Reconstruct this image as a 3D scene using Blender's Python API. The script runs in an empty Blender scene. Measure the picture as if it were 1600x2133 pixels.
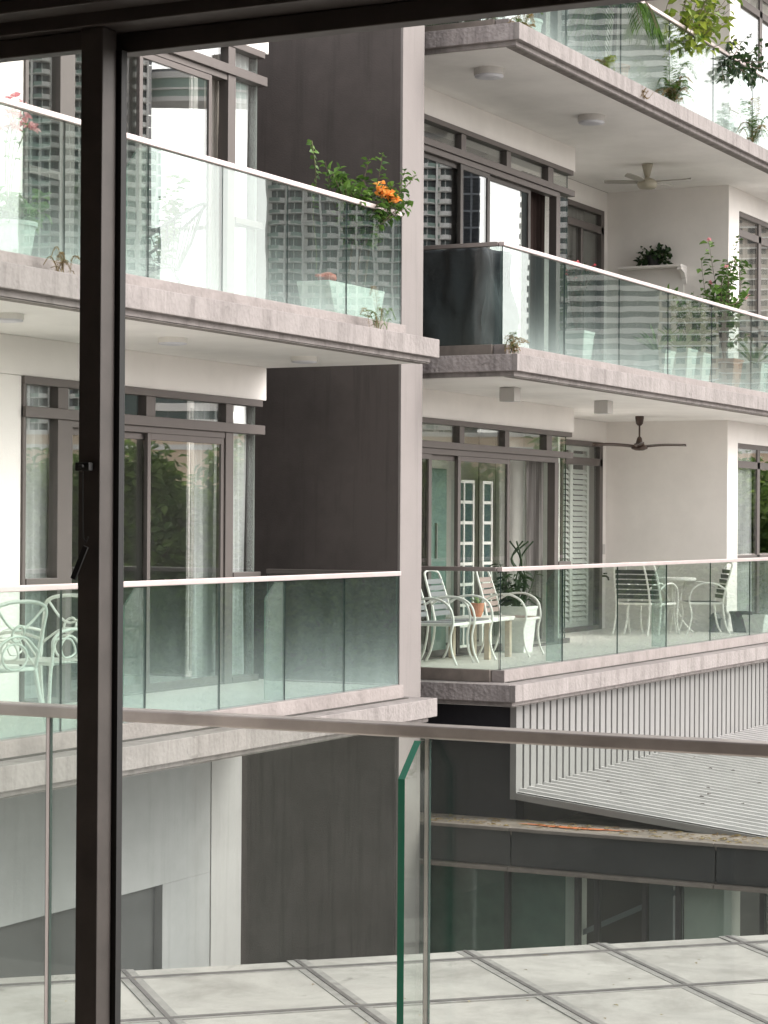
import bpy, math, random
from mathutils import Vector, Matrix, noise

sc = bpy.context.scene
C = sc.collection
PI = math.pi
rad = math.radians
H = 3.2                      # storey height; z = 0 is the eye level of the photographer

# ------------------------------------------------------------------ camera
YAW, PITCH, ROLL = rad(27.104), rad(0.282), rad(0.357)
fw = Vector((-math.sin(YAW) * math.cos(PITCH), math.cos(YAW) * math.cos(PITCH), math.sin(PITCH)))
rt = Vector((math.cos(YAW), math.sin(YAW), 0)); up = rt.cross(fw)
r2 = math.cos(ROLL) * rt + math.sin(ROLL) * up
u2 = -math.sin(ROLL) * rt + math.cos(ROLL) * up
cam = bpy.data.cameras.new('camera'); co = bpy.data.objects.new('camera', cam); C.objects.link(co)
co.matrix_world = Matrix(((r2.x, u2.x, -fw.x, 0), (r2.y, u2.y, -fw.y, 0), (r2.z, u2.z, -fw.z, 0), (0, 0, 0, 1)))
cam.sensor_fit = 'HORIZONTAL'; cam.sensor_width = 36; cam.lens = 36 * 4560.5 / 1600
cam.clip_start = 0.05; cam.clip_end = 6000
sc.camera = co

# ------------------------------------------------------------------ sky, sun, exposure
SUN = Vector((0.73, 0.39, 0.58)).normalized()
w = bpy.data.worlds.new('World'); sc.world = w; w.use_nodes = True
nt = w.node_tree; bg = nt.nodes['Background']
sky = nt.nodes.new('ShaderNodeTexSky'); sky.sky_type = 'NISHITA'; sky.sun_disc = False
sky.sun_elevation = math.asin(SUN.z); sky.sun_rotation = math.atan2(SUN.x, SUN.y)
sky.air_density = 1.0; sky.dust_density = 3.0; sky.ozone_density = 1.0
hs = nt.nodes.new('ShaderNodeHueSaturation'); hs.inputs['Saturation'].default_value = 0.12
nt.links.new(sky.outputs[0], hs.inputs['Color'])
tn = nt.nodes.new('ShaderNodeMix'); tn.data_type = 'RGBA'; tn.blend_type = 'MULTIPLY'; tn.inputs[0].default_value = 1
tn.inputs[7].default_value = (1.0, 0.978, 0.958, 1)
nt.links.new(hs.outputs[0], tn.inputs[6]); nt.links.new(tn.outputs[2], bg.inputs[0])
bg.inputs[1].default_value = 0.15
sl = bpy.data.lights.new('sun', 'SUN'); sl.energy = 0.5; sl.angle = rad(25); sl.color = (1, 0.94, 0.87)
so = bpy.data.objects.new('sun', sl); C.objects.link(so); so.rotation_euler = SUN.to_track_quat('Z', 'Y').to_euler()
so.location = (60, 10, 60)
vs = sc.view_settings; vs.view_transform = 'Standard'; vs.look = 'None'; vs.gamma = 1; vs.use_curve_mapping = False
vs.exposure = 1.45
cy = sc.cycles
cy.max_bounces = 9; cy.diffuse_bounces = 5; cy.glossy_bounces = 5; cy.transmission_bounces = 6; cy.transparent_max_bounces = 40
cy.caustics_reflective = False; cy.caustics_refractive = False; cy.use_denoising = True
cy.sample_clamp_indirect = 6

# ------------------------------------------------------------------ helpers
class MB:
    def __init__(s): s.v = []; s.f = []; s.m = []
    def face(s, pts, m=0):
        b = len(s.v); s.v += [tuple(p) for p in pts]; s.f.append(tuple(range(b, b + len(pts)))); s.m.append(m); return s
    def box(s, x0, x1, y0, y1, z0, z1, m=0):
        b = len(s.v)
        s.v += [(x0, y0, z0), (x1, y0, z0), (x1, y1, z0), (x0, y1, z0), (x0, y0, z1), (x1, y0, z1), (x1, y1, z1), (x0, y1, z1)]
        mm = m if isinstance(m, (list, tuple)) else [m] * 6
        for q, k in zip(((0, 3, 2, 1), (4, 5, 6, 7), (0, 1, 5, 4), (2, 3, 7, 6), (1, 2, 6, 5), (3, 0, 4, 7)), mm):
            s.f.append(tuple(b + i for i in q)); s.m.append(k)
        return s                                  # order: bottom, top, -y, +y, +x, -x
    def prism(s, poly, axis, a, b_, m=0):         # poly: 2D loop in the two other axes, extruded a..b_ along axis
        n = len(poly); b = len(s.v)
        for t in (a, b_):
            for p, q in poly: s.v.append((t, p, q) if axis == 0 else (p, t, q) if axis == 1 else (p, q, t))
        mm = m if isinstance(m, (list, tuple)) else (m, m)
        s.f.append(tuple(range(b, b + n))[::-1]); s.m.append(mm[0]); s.f.append(tuple(range(b + n, b + 2 * n))); s.m.append(mm[0])
        for i in range(n):
            j = (i + 1) % n; s.f.append((b + i, b + j, b + n + j, b + n + i)); s.m.append(mm[1][i] if isinstance(mm[1], (list, tuple)) else mm[1])
        return s
    def tube(s, pts, r, n=7, closed=False, m=0, flat=1.0):
        P = [Vector(p) for p in pts]; L = len(P); b = len(s.v); N = None
        rr = r if isinstance(r, (list, tuple)) else [r] * L
        for i, p in enumerate(P):
            if closed: t = P[(i + 1) % L] - P[i - 1]
            else: t = P[min(i + 1, L - 1)] - P[max(i - 1, 0)]
            t = t.normalized() if t.length > 1e-9 else Vector((0, 0, 1))
            if N is None:
                N = t.cross(Vector((0, 0, 1)))
                if N.length < 0.1: N = t.cross(Vector((1, 0, 0)))
            N = (N - t * N.dot(t)); N = N.normalized() if N.length > 1e-6 else t.orthogonal().normalized()
            B = t.cross(N)
            for k in range(n):
                a = 2 * PI * k / n; s.v.append(tuple(p + N * (math.cos(a) * rr[i]) + B * (math.sin(a) * rr[i] * flat)))
        for i in range(L if closed else L - 1):
            j = (i + 1) % L
            for k in range(n):
                k2 = (k + 1) % n; s.f.append((b + i * n + k, b + i * n + k2, b + j * n + k2, b + j * n + k)); s.m.append(m)
        if not closed:
            s.f.append(tuple(b + k for k in range(n))[::-1]); s.m.append(m)
            s.f.append(tuple(b + (L - 1) * n + k for k in range(n))); s.m.append(m)
        return s
    def lathe(s, prof, c=(0, 0, 0), n=20, m=0, sq=None, tw=0):   # prof: (r, z); sq=4 gives a square section
        n = sq or n; b = len(s.v)
        for r, z in prof:
            for k in range(n):
                a = 2 * PI * k / n + tw; s.v.append((c[0] + r * math.cos(a), c[1] + r * math.sin(a), c[2] + z))
        for i in range(len(prof) - 1):
            for k in range(n):
                k2 = (k + 1) % n; s.f.append((b + i * n + k, b + i * n + k2, b + (i + 1) * n + k2, b + (i + 1) * n + k)); s.m.append(m)
        if prof[0][0] > 1e-4: s.f.append(tuple(b + k for k in range(n))[::-1]); s.m.append(m)
        if prof[-1][0] > 1e-4: s.f.append(tuple(b + (len(prof) - 1) * n + k for k in range(n))); s.m.append(m)
        return s
    def bar(s, a, b_, w_, h_, m=0):               # rectangular bar between two points
        a = Vector(a); b_ = Vector(b_); t = (b_ - a).normalized(); sd = t.cross(Vector((0, 0, 1)))
        sd = sd.normalized() if sd.length > .05 else Vector((1, 0, 0)); u = sd.cross(t); b = len(s.v)
        for p in (a, b_):
            for i, j in ((-1, -1), (1, -1), (1, 1), (-1, 1)): s.v.append(tuple(p + sd * (i * w_ / 2) + u * (j * h_ / 2)))
        for q in ((0, 1, 2, 3), (7, 6, 5, 4), (0, 4, 5, 1), (1, 5, 6, 2), (2, 6, 7, 3), (3, 7, 4, 0)):
            s.f.append(tuple(b + i for i in q)); s.m.append(m)
        return s
    def leaf(s, p, d, n, L, W, m=0, fold=.25):    # one folded leaf: base p, direction d, normal n
        d = Vector(d).normalized(); n = Vector(n); sd = d.cross(n)
        sd = sd.normalized() if sd.length > .05 else d.orthogonal().normalized(); n = sd.cross(d); p = Vector(p)
        a = p; b_ = p + d * L - n * (L * .12); c1 = p + d * (L * .42) + sd * (W / 2) + n * (W * fold); c2 = p + d * (L * .42) - sd * (W / 2) + n * (W * fold)
        c3 = p + d * (L * .75) + sd * (W * .3) + n * (W * fold * .4); c4 = p + d * (L * .75) - sd * (W * .3) + n * (W * fold * .4)
        mid = p + d * (L * .5)
        b = len(s.v); s.v += [tuple(x) for x in (a, c1, c3, b_, c4, c2, mid)]
        for q in ((0, 1, 6), (1, 2, 6), (2, 3, 6), (3, 4, 6), (4, 5, 6), (5, 0, 6)): s.f.append(tuple(b + i for i in q)); s.m.append(m)
        return s
    def build(s, name, mats, parent=None, smooth=False, bevel=0, world=True, kind=None):
        me = bpy.data.meshes.new(name); me.from_pydata(s.v, [], s.f); me.update()
        if not isinstance(mats, (list, tuple)): mats = [mats]
        for k in mats: me.materials.append(M[k] if isinstance(k, str) else k)
        if len(mats) > 1: me.polygons.foreach_set('material_index', s.m)
        if smooth: me.polygons.foreach_set('use_smooth', [True] * len(me.polygons))
        o = bpy.data.objects.new(name, me); C.objects.link(o)
        if parent:
            o.parent = parent
            if world: o.matrix_parent_inverse = base_matrix(parent).inverted()
        if bevel:
            bv = o.modifiers.new('bevel', 'BEVEL'); bv.width = bevel; bv.segments = 2; bv.limit_method = 'ANGLE'
        if kind: o['kind'] = kind
        return o

def base_matrix(o):
    m = Matrix.LocRotScale(o.location, o.rotation_euler, o.scale)
    return base_matrix(o.parent) @ o.matrix_parent_inverse @ m if o.parent else m

def tag(o, label, cat, group=None):
    o['label'] = label; o['category'] = cat
    if group: o['group'] = group
    return o

def thing(name, label, cat, loc=(0, 0, 0), rz=0, group=None):
    o = bpy.data.objects.new(name, None); C.objects.link(o); o.location = loc; o.rotation_euler = (0, 0, rz); o.empty_display_size = .1
    return tag(o, label, cat, group)

def copy_tree(o, parent=None):
    c = o.copy(); C.objects.link(c); c.parent = parent
    for ch in o.children: copy_tree(ch, c)
    return c

def place(proto, loc, rz, label, used=[]):
    if proto.name not in used: used.append(proto.name); o = proto
    else: o = copy_tree(proto)
    o.location = loc; o.rotation_euler = (0, 0, rz); o['label'] = label
    return o

def spline(P, n=6):
    P = [Vector(p) for p in P]; out = []
    for i in range(len(P) - 1):
        p0 = P[max(i - 1, 0)]; p1 = P[i]; p2 = P[i + 1]; p3 = P[min(i + 2, len(P) - 1)]
        for k in range(n):
            t = k / n
            out.append(.5 * ((2 * p1) + (p2 - p0) * t + (2 * p0 - 5 * p1 + 4 * p2 - p3) * t * t + (3 * p1 - p0 - 3 * p2 + p3) * t ** 3))
    return out + [P[-1]]

# ------------------------------------------------------------------ materials
M = {}
def newmat(name):
    m = bpy.data.materials.new(name); m.use_nodes = True; M[name] = m
    t = m.node_tree; return m, t, t.nodes, t.links, t.nodes['Principled BSDF']
def nd(N, typ, **kw):
    n = N.new(typ)
    for k, v in kw.items(): setattr(n, k, v)
    return n
def coords(N, Lk, scale=(1, 1, 1), src='Object'):
    tc = N.new('ShaderNodeTexCoord'); mp = N.new('ShaderNodeMapping'); mp.inputs['Scale'].default_value = scale
    Lk.new(tc.outputs[src], mp.inputs[0]); return mp.outputs[0]
def noise_tex(N, Lk, vec, scale, detail=4, rough=.55, dist=0):
    n = N.new('ShaderNodeTexNoise'); n.inputs['Scale'].default_value = scale; n.inputs['Detail'].default_value = detail
    n.inputs['Roughness'].default_value = rough; n.inputs['Distortion'].default_value = dist
    Lk.new(vec, n.inputs['Vector']); return n.outputs['Fac']
def ramp(N, Lk, fac, stops):
    r = N.new('ShaderNodeValToRGB'); e = r.color_ramp.elements
    while len(e) < len(stops): e.new(.5)
    for i, (p, c) in enumerate(stops): e[i].position = p; e[i].color = (*c, 1) if len(c) == 3 else c
    Lk.new(fac, r.inputs[0]); return r.outputs[0]
def mixc(N, Lk, fac, a, b, mode='MIX'):
    m = N.new('ShaderNodeMix'); m.data_type = 'RGBA'; m.blend_type = mode
    for sock, v in ((m.inputs[0], fac), (m.inputs[6], a), (m.inputs[7], b)):
        if isinstance(v, (int, float)): sock.default_value = v
        elif isinstance(v, tuple): sock.default_value = (*v, 1)
        else: Lk.new(v, sock)
    return m.outputs[2]
def math_(N, Lk, op, a, b=None):
    m = N.new('ShaderNodeMath'); m.operation = op
    for i, v in enumerate((a, b)):
        if v is None: continue
        if isinstance(v, (int, float)): m.inputs[i].default_value = v
        else: Lk.new(v, m.inputs[i])
    return m.outputs[0]
def bump(N, Lk, h, dist, strength=1.0, normal=None):
    b = N.new('ShaderNodeBump'); b.inputs['Strength'].default_value = strength; b.inputs['Distance'].default_value = dist
    Lk.new(h, b.inputs['Height'])
    return b.outputs[0]

def paint(name, col, rough=.75, var=.06, blotch=1.2, bmp=.0015, streak=0.0, spec=.3):
    m, t, N, Lk, p = newmat(name)
    v = coords(N, Lk)
    n1 = noise_tex(N, Lk, v, blotch, 6, .65)
    dk = tuple(c * (1 - var * 2.2) for c in col); lt = tuple(min(1, c * (1 + var)) for c in col)
    c = ramp(N, Lk, n1, [(.3, dk), (.6, lt)])
    if streak:
        vs_ = coords(N, Lk, (7, 7, .35)); n2 = noise_tex(N, Lk, vs_, 1.6, 5, .7)
        f = ramp(N, Lk, n2, [(.52, (0, 0, 0)), (.75, (streak,) * 3)])
        c = mixc(N, Lk, f, c, tuple(x * .55 for x in col))
    Lk.new(c, p.inputs['Base Color']); p.inputs['Roughness'].default_value = rough
    p.inputs['Specular IOR Level'].default_value = spec
    nb = noise_tex(N, Lk, v, 60, 4, .6); Lk.new(bump(N, Lk, nb, bmp), p.inputs['Normal'])
    return m

def concrete(name, col, stain, rough_bump=.006, stain_amt=.85, fs=1.0):
    m, t, N, Lk, p = newmat(name)
    v = coords(N, Lk, (fs, fs, fs))
    n1 = noise_tex(N, Lk, v, 2.3, 8, .7, .6); n2 = noise_tex(N, Lk, v, 14, 6, .7)
    vs_ = coords(N, Lk, (5, 5, .5) if fs == 1 else (1.1, 1.1, 1.1)); n3 = noise_tex(N, Lk, vs_, 1.3, 6, .7, .3)
    c = ramp(N, Lk, n1, [(.3, tuple(x * .78 for x in col)), (.5, col), (.68, tuple(min(1, x * 1.12) for x in col))])
    c = mixc(N, Lk, ramp(N, Lk, n3, [(.47, (0, 0, 0)), (.66, (stain_amt * .75,) * 3)]), c, stain)
    n4 = noise_tex(N, Lk, v, 5.5, 7, .75, 1.2)
    c = mixc(N, Lk, ramp(N, Lk, n4, [(.61, (0, 0, 0)), (.72, (stain_amt * .8,) * 3)]), c, tuple(x * .55 for x in stain))
    c = mixc(N, Lk, ramp(N, Lk, n2, [(.3, (.82,) * 3), (.7, (1.06,) * 3)]), c, c, 'MIX')
    Lk.new(c, p.inputs['Base Color']); p.inputs['Roughness'].default_value = .9; p.inputs['Specular IOR Level'].default_value = .2
    vo = nd(N, 'ShaderNodeTexVoronoi'); vo.inputs['Scale'].default_value = 26; Lk.new(v, vo.inputs['Vector'])
    hgt = math_(N, Lk, 'ADD', n2, math_(N, Lk, 'MULTIPLY', vo.outputs['Distance'], .6))
    Lk.new(bump(N, Lk, hgt, rough_bump), p.inputs['Normal'])
    return m

def plain(name, col, rough=.5, metal=0, spec=.5, var=.0, vscale=8, bmp=0):
    m, t, N, Lk, p = newmat(name)
    p.inputs['Roughness'].default_value = rough; p.inputs['Metallic'].default_value = metal; p.inputs['Specular IOR Level'].default_value = spec
    v = coords(N, Lk); n = noise_tex(N, Lk, v, vscale, 5, .6)
    va = max(var, .04)
    Lk.new(ramp(N, Lk, n, [(.3, tuple(c * (1 - va) for c in col)), (.7, tuple(min(1, c * (1 + va)) for c in col))]), p.inputs['Base Color'])
    if bmp: Lk.new(bump(N, Lk, n, bmp), p.inputs['Normal'])
    return m

def glass(name, tint, R0, wav=.00012, wl=2.2, dirt=.0, dirt_low=.0, dcol=(.62, .66, .62), flow=(1, 1, 1), rough=0.0, lowpow=2.6):
    m, t, N, Lk, p = newmat(name); N.remove(p); out = N['Material Output']
    v = coords(N, Lk, flow); n = noise_tex(N, Lk, v, wl, .6, .4)
    nb = bump(N, Lk, n, wav)
    lw = nd(N, 'ShaderNodeLayerWeight'); lw.inputs['Blend'].default_value = .5
    f5 = math_(N, Lk, 'POWER', lw.outputs['Facing'], 5.0)
    fr = math_(N, Lk, 'ADD', math_(N, Lk, 'MULTIPLY', f5, 1 - R0), R0)
    tr = nd(N, 'ShaderNodeBsdfTransparent'); tr.inputs[0].default_value = (*tint, 1)
    gl = nd(N, 'ShaderNodeBsdfGlossy'); gl.inputs['Roughness'].default_value = rough; gl.inputs[0].default_value = (.96, .98, .97, 1); Lk.new(nb, gl.inputs['Normal'])
    mx = nd(N, 'ShaderNodeMixShader'); Lk.new(fr, mx.inputs[0]); Lk.new(tr.outputs[0], mx.inputs[1]); Lk.new(gl.outputs[0], mx.inputs[2])
    res = mx.outputs[0]
    if dirt or dirt_low:
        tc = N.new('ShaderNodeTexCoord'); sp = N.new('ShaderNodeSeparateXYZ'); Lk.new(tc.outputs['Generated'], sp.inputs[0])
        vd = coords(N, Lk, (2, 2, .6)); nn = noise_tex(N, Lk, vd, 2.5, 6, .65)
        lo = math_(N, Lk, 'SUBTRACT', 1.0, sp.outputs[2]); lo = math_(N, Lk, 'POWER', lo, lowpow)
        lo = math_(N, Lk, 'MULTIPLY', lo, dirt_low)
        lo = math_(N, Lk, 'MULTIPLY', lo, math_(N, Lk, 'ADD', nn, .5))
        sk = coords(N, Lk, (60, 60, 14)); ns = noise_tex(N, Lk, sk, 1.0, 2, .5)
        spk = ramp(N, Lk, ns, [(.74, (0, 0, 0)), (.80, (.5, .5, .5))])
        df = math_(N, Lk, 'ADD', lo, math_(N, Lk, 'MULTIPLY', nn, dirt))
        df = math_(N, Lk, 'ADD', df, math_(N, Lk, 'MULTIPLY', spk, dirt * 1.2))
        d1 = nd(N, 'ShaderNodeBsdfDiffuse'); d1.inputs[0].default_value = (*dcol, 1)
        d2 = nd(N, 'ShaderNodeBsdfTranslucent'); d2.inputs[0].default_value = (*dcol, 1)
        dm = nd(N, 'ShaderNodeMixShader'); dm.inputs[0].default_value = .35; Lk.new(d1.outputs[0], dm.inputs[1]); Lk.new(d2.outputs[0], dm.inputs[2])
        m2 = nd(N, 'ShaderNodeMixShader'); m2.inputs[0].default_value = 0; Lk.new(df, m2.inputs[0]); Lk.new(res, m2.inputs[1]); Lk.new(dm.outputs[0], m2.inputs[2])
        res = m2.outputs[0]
    Lk.new(res, out.inputs[0]); return m

def fabric(name, col, transl=.5, transp=0.0, rough=.9):
    m, t, N, Lk, p = newmat(name); N.remove(p); out = N['Material Output']
    d = nd(N, 'ShaderNodeBsdfDiffuse'); d.inputs[0].default_value = (*col, 1)
    v = coords(N, Lk); n = noise_tex(N, Lk, v, 3, 4, .6)
    cc = ramp(N, Lk, n, [(.3, tuple(c * .9 for c in col)), (.7, col)]); Lk.new(cc, d.inputs[0])
    tl = nd(N, 'ShaderNodeBsdfTranslucent'); Lk.new(cc, tl.inputs[0])
    mx = nd(N, 'ShaderNodeMixShader'); mx.inputs[0].default_value = transl; Lk.new(d.outputs[0], mx.inputs[1]); Lk.new(tl.outputs[0], mx.inputs[2])
    res = mx.outputs[0]
    if transp:
        tr = nd(N, 'ShaderNodeBsdfTransparent'); m2 = nd(N, 'ShaderNodeMixShader'); m2.inputs[0].default_value = transp
        Lk.new(res, m2.inputs[1]); Lk.new(tr.outputs[0], m2.inputs[2]); res = m2.outputs[0]
    Lk.new(res, out.inputs[0]); return m

def leafmat(name, a, b, transl=.35):
    m, t, N, Lk, p = newmat(name); out = N['Material Output']
    g = N.new('ShaderNodeNewGeometry'); n = N.new('ShaderNodeTexNoise'); n.inputs['Scale'].default_value = 9; n.inputs['Detail'].default_value = 2
    Lk.new(g.outputs['Position'], n.inputs['Vector'])
    rn = mixc(N, Lk, .5, n.outputs['Fac'], g.outputs['Random Per Island'])
    c = ramp(N, Lk, rn, [(.2, a), (.75, b)])
    Lk.new(c, p.inputs['Base Color']); p.inputs['Roughness'].default_value = .45; p.inputs['Specular IOR Level'].default_value = .4
    tl = nd(N, 'ShaderNodeBsdfTranslucent'); Lk.new(c, tl.inputs[0])
    mx = nd(N, 'ShaderNodeMixShader'); mx.inputs[0].default_value = transl; Lk.new(p.outputs[0], mx.inputs[1]); Lk.new(tl.outputs[0], mx.inputs[2])
    Lk.new(mx.outputs[0], out.inputs[0]); return m

paint('white_paint', (.78, .745, .715), streak=.0, var=.03)
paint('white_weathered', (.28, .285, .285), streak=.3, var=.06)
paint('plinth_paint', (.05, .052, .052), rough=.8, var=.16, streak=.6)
paint('column_paint', (.34, .335, .33), streak=.4, var=.05)
paint('ceiling_paint', (.86, .84, .815), var=.05, blotch=.7)
paint('pillar_paint', (.235, .212, .205), streak=.35, var=.03)
paint('dark_paint', (.09, .077, .073), rough=.8, var=.16, blotch=.55, streak=.6, bmp=.003)
paint('lower_dark_paint', (.10, .09, .087), rough=.8, var=.16, blotch=.7, streak=.9, bmp=.003)
paint('navy_paint', (.024, .024, .03), rough=.6, var=.2, streak=.5)
concrete('slab_concrete', (.275, .250, .242), (.155, .138, .132))
concrete('rough_concrete', (.36, .325, .32), (.16, .14, .14), rough_bump=.02)
concrete('curb_concrete', (.29, .258, .248), (.20, .178, .168), stain_amt=.5)
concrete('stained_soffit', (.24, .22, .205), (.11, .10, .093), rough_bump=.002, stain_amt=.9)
concrete('pavement', (.405, .39, .368), (.22, .21, .195), rough_bump=.002, stain_amt=.75, fs=.5)
plain('joint_grey', (.255, .245, .235), .85, var=.25, vscale=9)
plain('membrane', (.11, .10, .10), .8, var=.3, vscale=12)
plain('gravel_gap', (.05, .045, .04), .95, var=.5, vscale=60)
plain('frame_metal', (.12, .104, .098), .45, metal=.35, spec=.4)
plain('frame_light', (.30, .265, .25), .4, metal=.5)
plain('door_metal', (.055, .047, .043), .5, metal=.2, var=.2, vscale=14, bmp=.0004)
plain('gasket', (.008, .008, .008), .7)
plain('rail_metal', (.62, .53, .52), .38, metal=.6, spec=.5, var=.06, vscale=4)
plain('near_rail_metal', (.38, .335, .31), .36, metal=.7, var=.3, vscale=3.5, bmp=.0008)
plain('floor_tile', (.60, .57, .53), .5, var=.06, vscale=2)
plain('grey_tile', (.27, .255, .24), .5, var=.08, vscale=2)
plain('white_metal', (.80, .78, .74), .35, var=.02)
plain('white_plastic', (.74, .76, .72), .4, var=.03)
plain('grey_plastic', (.34, .35, .35), .5)
plain('dark_slat', (.028, .03, .035), .5)
plain('grey_slat', (.20, .20, .21), .6)
plain('brown_slat', (.30, .22, .20), .6)
plain('timber', (.55, .46, .36), .5, var=.1)
plain('terracotta', (.42, .17, .09), .7)
plain('black_pot', (.012, .012, .013), .5)
plain('coral_plastic', (.62, .12, .07), .4)
plain('fan_wood', (.045, .022, .014), .4)
plain('fan_beige', (.34, .31, .24), .45)
plain('fan_blade_grey', (.30, .285, .25), .5)
plain('lamp_white', (.70, .68, .64), .4)
plain('lamp_grey', (.52, .50, .48), .5)
plain('lens', (.62, .62, .66), .35)
plain('metal_sheet', (.26, .255, .25), .5, metal=.25, var=.07, vscale=2)
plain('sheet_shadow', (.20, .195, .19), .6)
plain('roof_sheet', (.60, .585, .575), .5, metal=.2, var=.10, vscale=3)
plain('podium_panel', (.045, .045, .046), .55, var=.25, vscale=3)
plain('podium_trim', (.20, .17, .15), .55, var=.2)
plain('grime', (.24, .205, .17), .9, var=.35, vscale=5, bmp=.01)
plain('orange_mottle', (.52, .15, .05), .6, var=.25, vscale=9)
plain('interior_white', (.78, .76, .72), .8)
plain('room_paint', (.34, .30, .27), .8)
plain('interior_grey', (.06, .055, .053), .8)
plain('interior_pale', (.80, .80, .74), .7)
plain('teal_panel', (.13, .21, .18), .4, var=.15)
plain('string_black', (.03, .03, .03), .5)
plain('bark', (.14, .10, .075), .85, var=.25)
plain('stem_green', (.12, .13, .05), .7)
plain('soil', (.05, .035, .025), .95)
plain('glass_edge', (.012, .13, .075), .15)
plain('glass_edge_dark', (.03, .055, .048), .25)
plain('steel', (.45, .42, .40), .35, metal=.8)
plain('pale_ground', (.34, .33, .31), .9, var=.15, vscale=.4)  # ground colour raised so it bounces light up to the soffits
plain('tower_white', (.94, .91, .89), .7, var=.03)
plain('tower_grey', (.26, .27, .30), .6)
plain('tower_glass', (.06, .095, .095), .15)
plain('tower_dark', (.03, .033, .042), .25)
plain('tower_green', (.34, .45, .40), .4)
plain('tower_beige', (.55, .49, .40), .8)
plain('tower_pink', (.50, .42, .37), .8)
plain('tan_wall', (.86, .66, .50), .8, var=.04)
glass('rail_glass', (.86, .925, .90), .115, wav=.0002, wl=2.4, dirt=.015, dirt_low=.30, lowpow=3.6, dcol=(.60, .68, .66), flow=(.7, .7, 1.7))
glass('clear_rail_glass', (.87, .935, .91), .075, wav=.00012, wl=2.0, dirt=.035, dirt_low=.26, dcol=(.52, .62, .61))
glass('clean_rail_glass', (.925, .96, .942), .04, wav=.00012, wl=2.0, dirt=.006, dirt_low=.10, dcol=(.52, .62, .61))
glass('side_glass', (.9, .945, .925), .04, wav=.0001, wl=1.5, dirt=.006, dirt_low=.03)
glass('near_glass', (.93, .952, .935), .04, wav=.0001, wl=1.2, dirt=.034, dirt_low=.0, dcol=(.44, .48, .47))
glass('window_glass', (.95, .965, .958), .19, wav=.00018, wl=1.6)
glass('clear_window', (.945, .962, .952), .045, wav=.00012, wl=1.6)
glass('shop_glass', (.86, .91, .885), .05, wav=.0001, wl=1.2, dirt=.03)
fabric('sheer_curtain', (.94, .94, .94), .06)
fabric('cream_curtain', (.78, .72, .66), .4)
fabric('grey_curtain', (.30, .28, .27), .3)
fabric('brown_curtain', (.05, .035, .032), .1)
leafmat('leaf_mid', (.028, .075, .014), (.13, .24, .045))
leafmat('leaf_dark', (.010, .028, .010), (.035, .075, .02))
leafmat('leaf_bright', (.07, .14, .015), (.34, .40, .06))
leafmat('leaf_pale', (.10, .19, .06), (.28, .40, .16))
leafmat('leaf_dry', (.18, .10, .045), (.38, .30, .12))
leafmat('tree_leaf', (.05, .115, .024), (.21, .30, .07), .5)
leafmat('petal_orange', (.88, .36, .06), (.98, .56, .16), .3)
leafmat('petal_pink', (.75, .30, .34), (.88, .50, .52), .4)
leafmat('petal_red', (.5, .05, .07), (.7, .12, .14), .2)

# ------------------------------------------------------------------ ground
g = MB().face([(-900, -400, -10), (900, -400, -10), (900, 1600, -10), (-900, 1600, -10)]).build('ground', 'pale_ground'); g['kind'] = 'structure'

# ------------------------------------------------------------------ building pieces shared by both blocks
def pane_x(name, parent, X, y0, y1, z0, z1, mat='window_glass', t=.012, edge='glass_edge_dark'):
    return MB().box(X - t / 2, X + t / 2, y0, y1, z0, z1, [1, 1, 1, 1, 0, 0]).build(name, [mat, edge], parent)
def pane_y(name, parent, Y, x0, x1, z0, z1, mat='window_glass', t=.012, edge='glass_edge_dark'):
    return MB().box(x0, x1, Y - t / 2, Y + t / 2, z0, z1, [1, 1, 0, 0, 1, 1]).build(name, [mat, edge], parent)

def bars_x(mb, X, rects, d0=.05, d1=.05):
    for y0, y1, z0, z1 in rects: mb.box(X - d0, X + d1, y0, y1, z0, z1)

def sash(parent, X, y0, y1, z0, z1, mat='window_glass', st=.05, name='sliding_door', metal='frame_metal'):
    mb = MB(); bars_x(mb, X, [(y0, y0 + st, z0, z1), (y1 - st, y1, z0, z1), (y0 + st, y1 - st, z0, z0 + .06), (y0 + st, y1 - st, z1 - .055, z1)], .018, .018)
    s = mb.build(name, metal, parent, bevel=.003)
    pane_x('pane', s, X, y0 + st - .01, y1 - st + .01, z0 + .05, z1 - .045, mat)
    return s

def curtain(label, X, y0, y1, z0, z1, folds, mat, amp=.026, gather=0.0, cat='curtain', parent_name='curtain', seed=0):
    rnd = random.Random(seed); n = folds * 8; rows = 10; mb = MB(); ph = [rnd.uniform(-.6, .6) for _ in range(n + 1)]
    for j in range(rows + 1):
        t = j / rows
        for i in range(n + 1):
            s = i / n; y = y0 + (y1 - y0) * s
            if gather: y = y0 + (y - y0) * (1 - gather * (1 - abs(t - .35)) ** 2 * (1 if gather > 0 else 1))
            a = amp * (.55 + .45 * t) * math.sin(2 * PI * folds * s + ph[i] * .5 + .5 * math.sin(3 * t + s * 9))
            mb.v.append((X + a, y + .01 * math.sin(5 * t + i), z1 + (z0 - z1) * t))
    for j in range(rows):
        for i in range(n):
            a = j * (n + 1) + i; mb.f.append((a, a + 1, a + n + 2, a + n + 1)); mb.m.append(0)
    return tag(mb.build(parent_name, mat, smooth=True), label, cat)

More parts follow.
